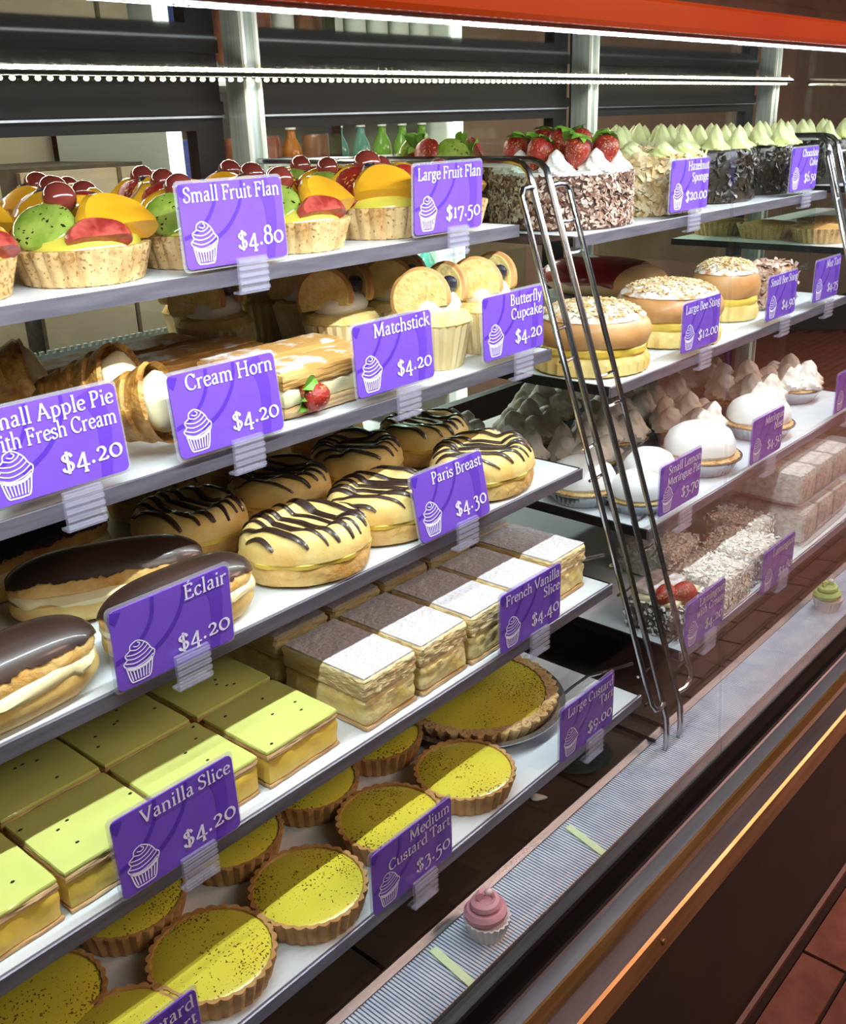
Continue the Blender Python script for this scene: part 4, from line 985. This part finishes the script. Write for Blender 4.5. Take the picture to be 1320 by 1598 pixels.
def leafy_cake(label, loc, R=.085, h=.082):
    t = thing('fruit_topped_cake', label, 'cake', loc, 0)
    cake_body(t, R, h, spongechoc)
    tag(flakes(900, cyl_sampler(R, h), .0050, seed=13).build('chocolate_flakes', flakepale, t, smooth=0), kind='stuff')
    MB().lathe([(R * .97, h - .001), (R * .96, h + .004), (.002, h + .006)], 36).build('cream_top', cream, t)
    for k in range(9):
        a = k * 2 * PI / 9
        place([kiwi_me, mint_me, half_me][k % 3], ['kiwi_slice', 'mint_leaf', 'strawberry_half'][k % 3], t, (.056 * math.cos(a), .056 * math.sin(a), h + .016), (-.5, rnd(-.4, .4), a + PI / 2), 1.15)
    for k in range(6): place(blue_me, 'blueberry', t, (rnd(-.03, .03), rnd(-.03, .03), h + .014), (0, 0, 0), 1.2)
    for k in range(5): place(mint_me, 'mint_leaf', t, (rnd(-.04, .04), rnd(-.04, .04), h + .020), (rnd(-.4, .4), -.7, rnd(0, 6)), 1.3)
    return t
leafy_cake('cake topped with mint, kiwi and berries at the back of the cake shelf', (1.205, 1.035, y1))
t = thing('almond_cake', 'cream topped cake coated in flaked almonds behind the twenty dollar tag', 'cake', (1.446, .836, y1))
cake_body(t, .096, .084, mat('almond_cake_side', '#d9b878', 0.7, '#c79a55', 30, bump=.4))
tag(flakes(1300, cyl_sampler(.096, .082), .0085, .0008, 21).build('flaked_almonds', almond, t, smooth=0), kind='stuff')
for k in range(9):
    a = k * 2 * PI / 9; place(rosette_mb(.027, .020, 9, .3, .8).mesh('cream_whirl', rosec) if k == 0 else bpy.data.meshes['cream_whirl.001'], 'cream_whirl', t, (.070 * math.cos(a), .070 * math.sin(a), .083), (0, 0, a))
tag(flakes(260, disc_sampler(.05, .088), .0085, .0008, 22).build('almond_topping', almond, t, smooth=0), kind='stuff')
peak_me = rosette_mb(.0265, .040, 7, .25, 1.1).mesh('cream_peak', rosec)
def dark_cake(label, loc, R=.098, group='dark chocolate cakes'):
    t = thing('chocolate_cake', label, 'cake', loc, rnd(0, 6), group)
    cake_body(t, R, .084, darkcake)
    tag(flakes(500, cyl_sampler(R, .082), .0055, .0008, int(loc[0] * 100)).build('chocolate_curls', darkcake, t, smooth=0), kind='stuff')
    for k in range(9):
        a = k * 2 * PI / 9; place(peak_me, 'cream_peak', t, (.070 * math.cos(a), .070 * math.sin(a), .083), (rnd(-.1, .1), rnd(-.1, .1), a), rnd(.9, 1.1))
    place(peak_me, 'cream_peak', t, (0, 0, .083)); place(peak_me, 'cream_peak', t, (.032, .012, .083)); place(peak_me, 'cream_peak', t, (-.028, .02, .083))
    return t
dark_cake('dark chocolate cake with lemon cream peaks right after the almond cake', (1.668, .850, y1))
dark_cake('dark chocolate cake with lemon cream peaks behind the last cake tag', (1.857, .850, y1), .085)
dark_cake('dark chocolate cake with cream peaks at the back behind the almond cake', (1.560, 1.010, y1), .090)
dark_cake('dark chocolate cake with cream peaks at the back by the far rack', (1.790, 1.025, y1), .090)
dark_cake('chocolate cake with cream peaks in the far bay', (2.17, .86, zz(BAY3[0][1])))
PL = shell_mb(.062, .052, .030, 30, .07).mesh('pastry_shell', short)
for k, (x, y) in enumerate(((2.145, .80), (2.17, .93), (2.19, 1.05), (2.30, .85))):
    t = thing('crimped_pie', f'crimped golden pie seen past the far rack, {ORD[k]} from the front', 'pie', (x, y, zz(BAY3[1][1])), 0, 'pies in the far bay')
    link(PL, 'pastry_shell', t)
    MB().lathe([(.056, .026), (.05, .031), (.02, .036), (.001, .037)], 24).rough(.001, 60, k).build('lid', puff, t)

# ------------------------------------------------------------------ sugared buns
y2 = zz(BAY2[1][1]) + .0004
def bee_sting(label, loc, rz, R=.083, group='large bee sting buns', H=1.0):
    t = thing('bee_sting_bun', label, 'bun', loc, rz, group)
    MB().lathe([(R * .90, 0), (R * .97, .003), (R * .98, .018), (R * .93, .026), (R * .4, .027)], 120, lambda th, i, z: 1 + (.022 * math.cos(30 * th) if i in (1, 2) else 0)).build('lower_half', chouxpale, t)
    MB().lathe([(R * .88, .022), (R * .95, .030), (R * .95, .037), (R * .88, .043), (R * .3, .044)], 48, lambda th, i, z: 1 + .02 * math.sin(th * 7) + .012 * math.sin(th * 17)).build('custard_cream', custard, t)
    h = .042 * H
    MB().lathe([(R * .80, .036), (R * .95, .040), (R * 1.0, .050), (R * 1.0, .050 + h * .2), (R * .95, .049 + h * .45), (R * .86, .048 + h * .65), (R * .72, .048 + h * .81), (R * .52, .048 + h * .92), (R * .28, .048 + h * .98), (.002, .048 + h)], 48).rough(.002, 30, R * 3).build('upper_half', bun, t)
    def smp(rg):
        a = rg.uniform(0, 2 * PI); q = math.sqrt(rg.random()) * .82
        return (R * q * math.cos(a), R * q * math.sin(a), .049 + h * (1 - .56 * q ** 3.4)), (math.cos(a) * q * .5, math.sin(a) * q * .5, 1)
    tag(flakes(520, smp, .0031, .0006, int(loc[0] * 77)).build('flaked_almonds', almond, t, smooth=0), kind='stuff')
    MB().lathe([(R * .90, .0488 + h * .60), (R * .865, .0492 + h * .66), (R * .725, .0492 + h * .82), (R * .525, .0492 + h * .93), (R * .28, .0492 + h * .99), (.002, .0492 + h)], 40).rough(.0012, 60, R).build('icing_sugar', mat('thin_icing_sugar', '#f0ebe4', 0.85, '#bd8347', 60, (0.46, 0.66), bump=.4), t)
    return t
bee_sting('large sugared bee sting bun with custard, behind the chrome racks', (1.192, .752, y2), 0, .083)
bee_sting('large sugared bee sting bun behind the Large Bee Sting tag', (1.412, .752, y2), 1, .083)
t = bee_sting('small round bun dusted with sugar on a fluted base', (1.628, .762, y2), 0, .058, 'small bee sting buns', 1.15)
t = thing('nut_pastry', 'flaky nut covered pastry between the last two bun tags', 'pastry', (1.762, .745, y2))
MB().rbox(.085, .075, .075, r=.02, seg=(10, 10, 8), amp=.004, freq=50).build('pastry_body', mat('nut_pastry_side', '#b58a5c', .6, '#8c5d38', 40, bump=.5), t)
def boxs(rg):
    f = rg.choice([0, 1, 2, 3]); u = rg.uniform(-.5, .5); v = rg.uniform(.02, 1)
    if f == 0: return (u * .07, -.0375, v * .07), (0, -1, 0)
    if f == 1: return (-.0425, u * .06, v * .07), (-1, 0, 0)
    if f == 2: return (.0425, u * .06, v * .07), (1, 0, 0)
    return (u * .07, rg.uniform(-.5, .5) * .06, .074), (0, 0, 1)
tag(flakes(420, boxs, .0075, .0008, 5).build('nut_flakes', flakepale, t, smooth=0), kind='stuff')
t = thing('raspberry_bun', 'long bun with dark raspberry glaze on a grey board at the shelf back', 'bun', (1.565, .965, y2), 0)
MB().box(-.070, .070, -.118, .118, 0, .030).build('serving_board', mat('grey_board', '#9aa3a6', .5), t, smooth=0)
def bunfn(p): a = p.y / .125; return Vector((p.x, .125 * math.copysign(abs(a) ** .8, a), max(p.z, -.030)))
MB().ell((0, 0, .060), (.066, .125, .036), 28, 18, fn=bunfn).build('bun_body', mat('pale_bun', '#e6cda4', .5, '#d6a872', 14), t)
gl = MB().ell((0, 0, .0606), (.0680, .1265, .0378), 36, 26, fn=lambda p: (lambda q: Vector((q.x, max(q.y, -.068 - .012 * math.cos(q.x * 40)), max(q.z, -.006 + .004 * math.sin(q.y * 130)))))(bunfn(p)))
gl.build('raspberry_glaze', glaze, t)

# ------------------------------------------------------------------ meringue pies
y3 = zz(BAY2[2][1]) + .0004
FO = MB().lathe([(.042, 0), (.044, .001), (.054, .020), (.058, .021), (.058, .0225), (.053, .0215), (.043, .003), (.001, .003)], 120, lambda th, i, z: 1 + (.012 * math.cos(40 * th) if i in (1, 2) else 0)).mesh('foil_cup', foil)
MBASE = MB().lathe([(.043, .004), (.052, .019), (.0545, .0235), (.050, .026), (.001, .026)], 96, lambda th, i, z: 1 + (.02 * math.cos(24 * th) if i == 2 else 0)).mesh('pastry_base', short)
DOME = MB().lathe([(.046, .024), (.050, .030), (.049, .042), (.042, .054), (.028, .062), (.012, .066), (.001, .067)], 32).rough(.0025, 25).mesh('meringue_dome', mering)
def peaks_mesh(seed):
    rg = random.Random(seed); mb = MB().lathe([(.045, .024), (.050, .030), (.046, .040), (.03, .046), (.001, .047)], 28)
    for k in range(6):
        a = k * 2 * PI / 6 + rg.uniform(-.2, .2); r = .029
        mb.merge(rosette_mb(.029, .036 * rg.uniform(.8, 1.15), 6, .35, .62, 24), T(r * math.cos(a), r * math.sin(a), .032) @ RZ(a) @ RY(.28))
    mb.merge(rosette_mb(.030, .044, 6, .35, .62, 24), T(0, 0, .036))
    return mb.mesh('meringue_peaks', toast)
PK = [peaks_mesh(1), peaks_mesh(2)]
def meringue(label, loc, peaked, s=1.0, group='lemon meringue pies'):
    t = thing('meringue_pie', label, 'meringue pie', loc, rnd(0, 6), group); t.scale = (s, s, s)
    link(FO, 'foil_cup', t); link(MBASE, 'pastry_base', t)
    if peaked: link(PK[int(loc[0] * 50) % 2], 'meringue_peaks', t)
    else: link(DOME, 'meringue_dome', t)
    return t
meringue('smooth domed meringue pie in foil seen through the chrome racks', (1.155, .735, y3), False, .95)
meringue('small domed meringue pie next to the rack uprights, before its neighbours', (1.172, .655, y3), False, .80)
meringue('small domed meringue pie behind the lemon meringue tag', (1.262, .690, y3), False, .85)
meringue('broad smooth domed meringue pie between the two meringue tags', (1.376, .665, y3), False, 1.12)
meringue('peaked meringue pie behind the second meringue tag', (1.486, .742, y3), True, 1.1)
meringue('smooth domed meringue pie after the second meringue tag', (1.594, .667, y3), False, 1.05)
meringue('tall peaked meringue pie before the frame edge tag', (1.707, .742, y3), True, 1.25)
meringue('peaked meringue pie behind the small domed pies', (1.262, .800, y3), True, 1.0)
for k, (x, y) in enumerate(((1.375, .825), (1.155, .87), (1.49, .870), (1.62, .875), (1.30, .935), (1.42, .990), (1.18, 1.00), (1.575, 1.01), (1.845, .72), (1.762, .875))):
    meringue(f'toasted peaked meringue pie in the shaded back rows, {ORD[[2, 0, 4, 6, 1, 3, 9, 5, 8, 7][k]]} counting from the racks', (x, y, y3), True, 1.1, 'meringue pies at the back')

# ------------------------------------------------------------------ coconut cakes
y4 = zz(BAY2[3][1]) + .0004
def box_sampler(W, D, H):
    def f(rg):
        k = rg.random(); u, v = rg.uniform(-.5, .5), rg.random()
        if k < .3: return (u * W, -D / 2, v * H), (0, -1, 0)
        if k < .5: return (-W / 2, u * D, v * H), (-1, 0, 0)
        if k < .6: return (W / 2, u * D, v * H), (1, 0, 0)
        return (u * W, rg.uniform(-.5, .5) * D, H), (0, 0, 1)
    return f
def lamington(label, loc, rz, m, W=.10, D=.10, H=.066, n=700, seed=0, group='coconut cakes'):
    t = thing('lamington', label, 'lamington', loc, rz, group)
    MB().rbox(W, D, H, r=.010, seg=(12, 12, 9), amp=.002, freq=60, off=seed).build('cake_body', m, t)
    tag(flakes(n, box_sampler(W, D, H), .0030, .0006, seed).build('coconut_shreds', mat('coconut_shred', '#f1efe9', .7), t, smooth=0), kind='stuff')
    return t
t = lamington('dark coconut cake with cream and strawberry behind the chrome rack', (1.168, .600, y4), .05, cocodark, .088, .085, .046, 420, 1)
MB().rbox(.080, .070, .010, r=.004, seg=(10, 8, 3), amp=.002, freq=60, c=(0, 0, .044)).build('cream', cream, t)
strawberry_part(t, (-.010, -.028, .058), (PI / 2, .2, .9), 1.1, False); strawberry_part(t, (-.030, -.012, .058), (PI / 2, .2, 1.4), 1.0, False)
MB().rbox(.078, .050, .006, r=.002, seg=(8, 6, 2), amp=.001, freq=70, c=(.004, .012, .055)).build('sponge_lid', mat('sugared_lid', '#dcd6dd', .8, '#b9a99c', 60), t)
lamington('white coconut cake cube between the two lowest tags', (1.283, .590, y4), .03, coco, .100, .092, .052, 800, 2)
lamington('white coconut cake cube behind the second lowest tag', (1.398, .597, y4), .02, coco, .096, .092, .052, 700, 3)
lamington('white coconut cake cube behind the other cubes', (1.330, .700, y4), .03, coco, .100, .09, .050, 500, 4)
lamington('white coconut cake cube touching the clear cake boxes', (1.490, .640, y4), .02, coco, .074, .09, .054, 500, 5)
boxm = clear_mat('clear_box_plastic', (.97, .97, .97), rough=.06, haze=.16, hazecol=(.9, .88, .88))
def cake_box(label, loc, rz):
    t = thing('cake_box', label, 'cake box', loc, rz, 'clear boxes of coconut cakes')
    MB().rbox(.235, .155, .066, r=.010, seg=(8, 6, 5)).build('clear_lid', boxm, t, (0, 0, .001))
    for k in range(3): MB().rbox(.070, .140, .054, r=.008, seg=(6, 8, 5), amp=.0015, freq=60, off=k).build('coconut_cake', coco, t, (-.075 + k * .075, 0, .003))
    return t
cake_box('clear plastic box of coconut cakes standing on the shelf, beneath the other box', (1.655, .625, y4), .02)
cake_box('clear plastic box of coconut cakes stacked on top of another box', (1.652, .632, y4 + .068), .0)

# ------------------------------------------------------------------ on the deck
def mini(label, loc, m, s):
    t = thing('mini_cupcake', label, 'cupcake', loc, 0, 'miniature cupcakes on the grille'); t.scale = (s, s, s)
    pleat(.0175, .0130, .0165, 22, amp=.05).build('paper_case', mat('white_mini_case', '#e9e2df', .6), t)
    mb = MB()
    pts = [(.0135 * (1 - .62 * u) * math.cos(u * 15), .0135 * (1 - .62 * u) * math.sin(u * 15), .0165 + .018 * u) for u in [i / 60 for i in range(61)]]
    mb.tube(pts, .0058, 8, rf=lambda q: 1 - .45 * q); mb.ell((0, 0, .022), (.0115, .0115, .011), 14, 8)
    mb.build('frosting', m, t)
    MB().ell((.001, -.001, .0385), (.0035, .0035, .003), 8, 6).build('sugar_bead', mat('sugar_bead', '#e8c5c5', .3) if m is pinkm else mat('white_bead', '#e9efd6', .3), t)
    return t
mini('miniature pink frosted cupcake standing on the ribbed grille', (.628, .500, zz(-.790)), pinkm, 1.38)
mini('miniature green frosted cupcake on the grille past the racks', (1.560, .503, zz(-.790)), greenm, 1.35)
tag(MB().ell((0, 0, .003), (.011, .006, .003), 10, 6, fn=lambda p: Vector((p.x, p.y * (1 - p.x / .014), p.z))).build('coconut_chip', mat('white_chip', '#e9ecdf', .4), None, (.842, .586, zz(-.792)), (0, 0, -.9)), 'small white coconut chip dropped on the dark deck', 'coconut chip')
t = thing('dark_disc', 'dark teal glossy disc lying on the deck by the rack foot', 'plate', (.945, .600, zz(-.792)))  # plain glossy disc built for a dark teal oval on the deck
MB().lathe([(.030, 0), (.034, .001), (.046, .006), (.048, .0075), (.046, .008), (.032, .003), (.001, .003)], 40).build('disc_body', mat('teal_gloss', '#16282b', .12, '#1d3a3a', 9, coat=.5), t)

# ================================================================== BEHIND THE COUNTER
def fridge(x0, x1, y0, y1_, label):
    f = thing('drinks_fridge', label, 'fridge', (x0, y0, 0)); L = x1 - x0; D = y1_ - y0
    g = MB().box(0, .05, 0, D, 0, 2.0).box(L - .05, L, 0, D, 0, 2.0).box(0, L, D - .03, D, 0, 2.0).box(0, L, 0, D, 1.95, 2.0).box(0, L, 0, D, 0, .12)
    g.build('cabinet', mat('fridge_white', '#dfe5e0', .4), f, smooth=0)
    for z in (.55, .86, 1.295, 1.62):
        MB().box(.05, L - .05, .03, D - .03, z - .012, z).build('shelf', mat('fridge_shelf', '#d5dcd8', .4), f, smooth=0)
    for x in (.0, L - .035): MB().box(x, x + .035, -.018, .0, .15, 1.92).build('light_tube', tubem, f, smooth=0)
    MB().box(L * .5 - .02, L * .5 + .02, -.015, .0, .12, 1.95).build('door_stile', darkframe, f, smooth=0)
    return f
fridge(1.67, 2.90, 2.40, 3.0, 'lit white drinks fridge behind the counter')
area('fridge_lamp', (2.28, 2.50, 1.93), (0, .1, -1), 1.1, .1, 60, (.95, 1, .96))
area('fridge_lamp', (2.28, 2.415, 1.28), (0, .35, -1), 1.1, .05, 26, (.95, 1, .96))
def bottle(label, loc, m, capm, s=1.0, group='bottles in the drinks fridge', tall=True):
    t = thing('drink_bottle' if tall else 'drink_can', label, 'bottle' if tall else 'can', loc, 0, group); t.scale = (s, s, s)
    if tall:
        MB().lathe([(.028, 0), (.030, .004), (.030, .10), (.026, .125), (.013, .15), (.0125, .175), (.001, .175)], 20).build('bottle_body', m, t)
        MB().lathe([(.0145, .170), (.0145, .190), (.001, .191)], 16).build('cap', capm, t)
        MB().lathe([(.0304, .03), (.0304, .09)], 20, caps=False).build('drink_label', capm, t)
    else:
        MB().lathe([(.026, 0), (.031, .006), (.031, .112), (.027, .120), (.001, .120)], 20).build('can_body', m, t)
        MB().lathe([(.0275, .119), (.0275, .122), (.001, .1205)], 16).build('can_lid', steel, t)
    return t
gb = mat('green_bottle', '#5d8f2f', .2, '#79a83f', 10, coat=.4); bb = mat('amber_bottle', '#9c5a1c', .2, coat=.4); tb = mat('teal_bottle', '#3f7f78', .2, '#59968c', 12, coat=.4)
nb = mat('navy_can', '#2d3f86', .3, metal=.3); wc = mat('white_cap', '#e8eee9', .4); br = mat('brown_can', '#6d3b2a', .3, '#8a5a40', 14); oc = mat('orange_can', '#d8842a', .25, '#e8c35a', 20, metal=.4)
row = [(nb, 0, 'navy can'), (tb, 1, 'teal bottle with white cap'), (br, 0, 'brown can'), (br, 0, 'dark brown can'), (bb, 1, 'amber bottle'), (br, 0, 'russet can'), (tb, 1, 'pale teal bottle'), (tb, 1, 'teal bottle'), (gb, 1, 'green bottle'), (gb, 1, 'green bottle'), (gb, 1, 'green bottle')]
order = ['first', 'second', 'third', 'fourth', 'fifth', 'sixth', 'seventh', 'eighth', 'ninth', 'tenth', 'eleventh']
for k, (m, tall, nm) in enumerate(row):
    bottle(f'{nm}, {order[k]} along the upper fridge shelf', (1.775 + k * .1015, 2.48, 1.296), m, wc, 1.12 if tall else 1.45, 'drinks on the upper fridge shelf', tall)
for k in range(11):
    bottle(f'{"orange can" if k == 0 else "teal bottle with pale cap"}, {order[k]} along the lower fridge shelf', (1.765 + k * .1025, 2.48, .861), oc if k == 0 else tb, wc, 1.25, 'drinks on the lower fridge shelf', k > 0)
t = thing('storage_cabinet', 'plain beige storage cabinet with dark gap between its doors', 'cabinet', (.55, 2.45, 0))
MB().box(0, 1.08, .02, .5, 0, 1.42).build('cabinet_body', mat('dark_gap', '#3b352d', .7), t, smooth=0)
for a, b in ((0, .66), (.715, .985), (1.0, 1.08)):
    MB().box(a, b, 0, .02, .05, 1.41).build('cabinet_door', beigem, t, smooth=0)
tag(MB().box(2.3, 8.5, 2.9, 2.98, 2.05, 2.7).box(2.3, 8.5, 2.86, 2.9, 2.03, 2.09).build('menu_board', mat('menu_board_face', '#a98f7c', .6, '#97806e', 3), smooth=0), 'plain beige board on the wall above the canopy', 'board')
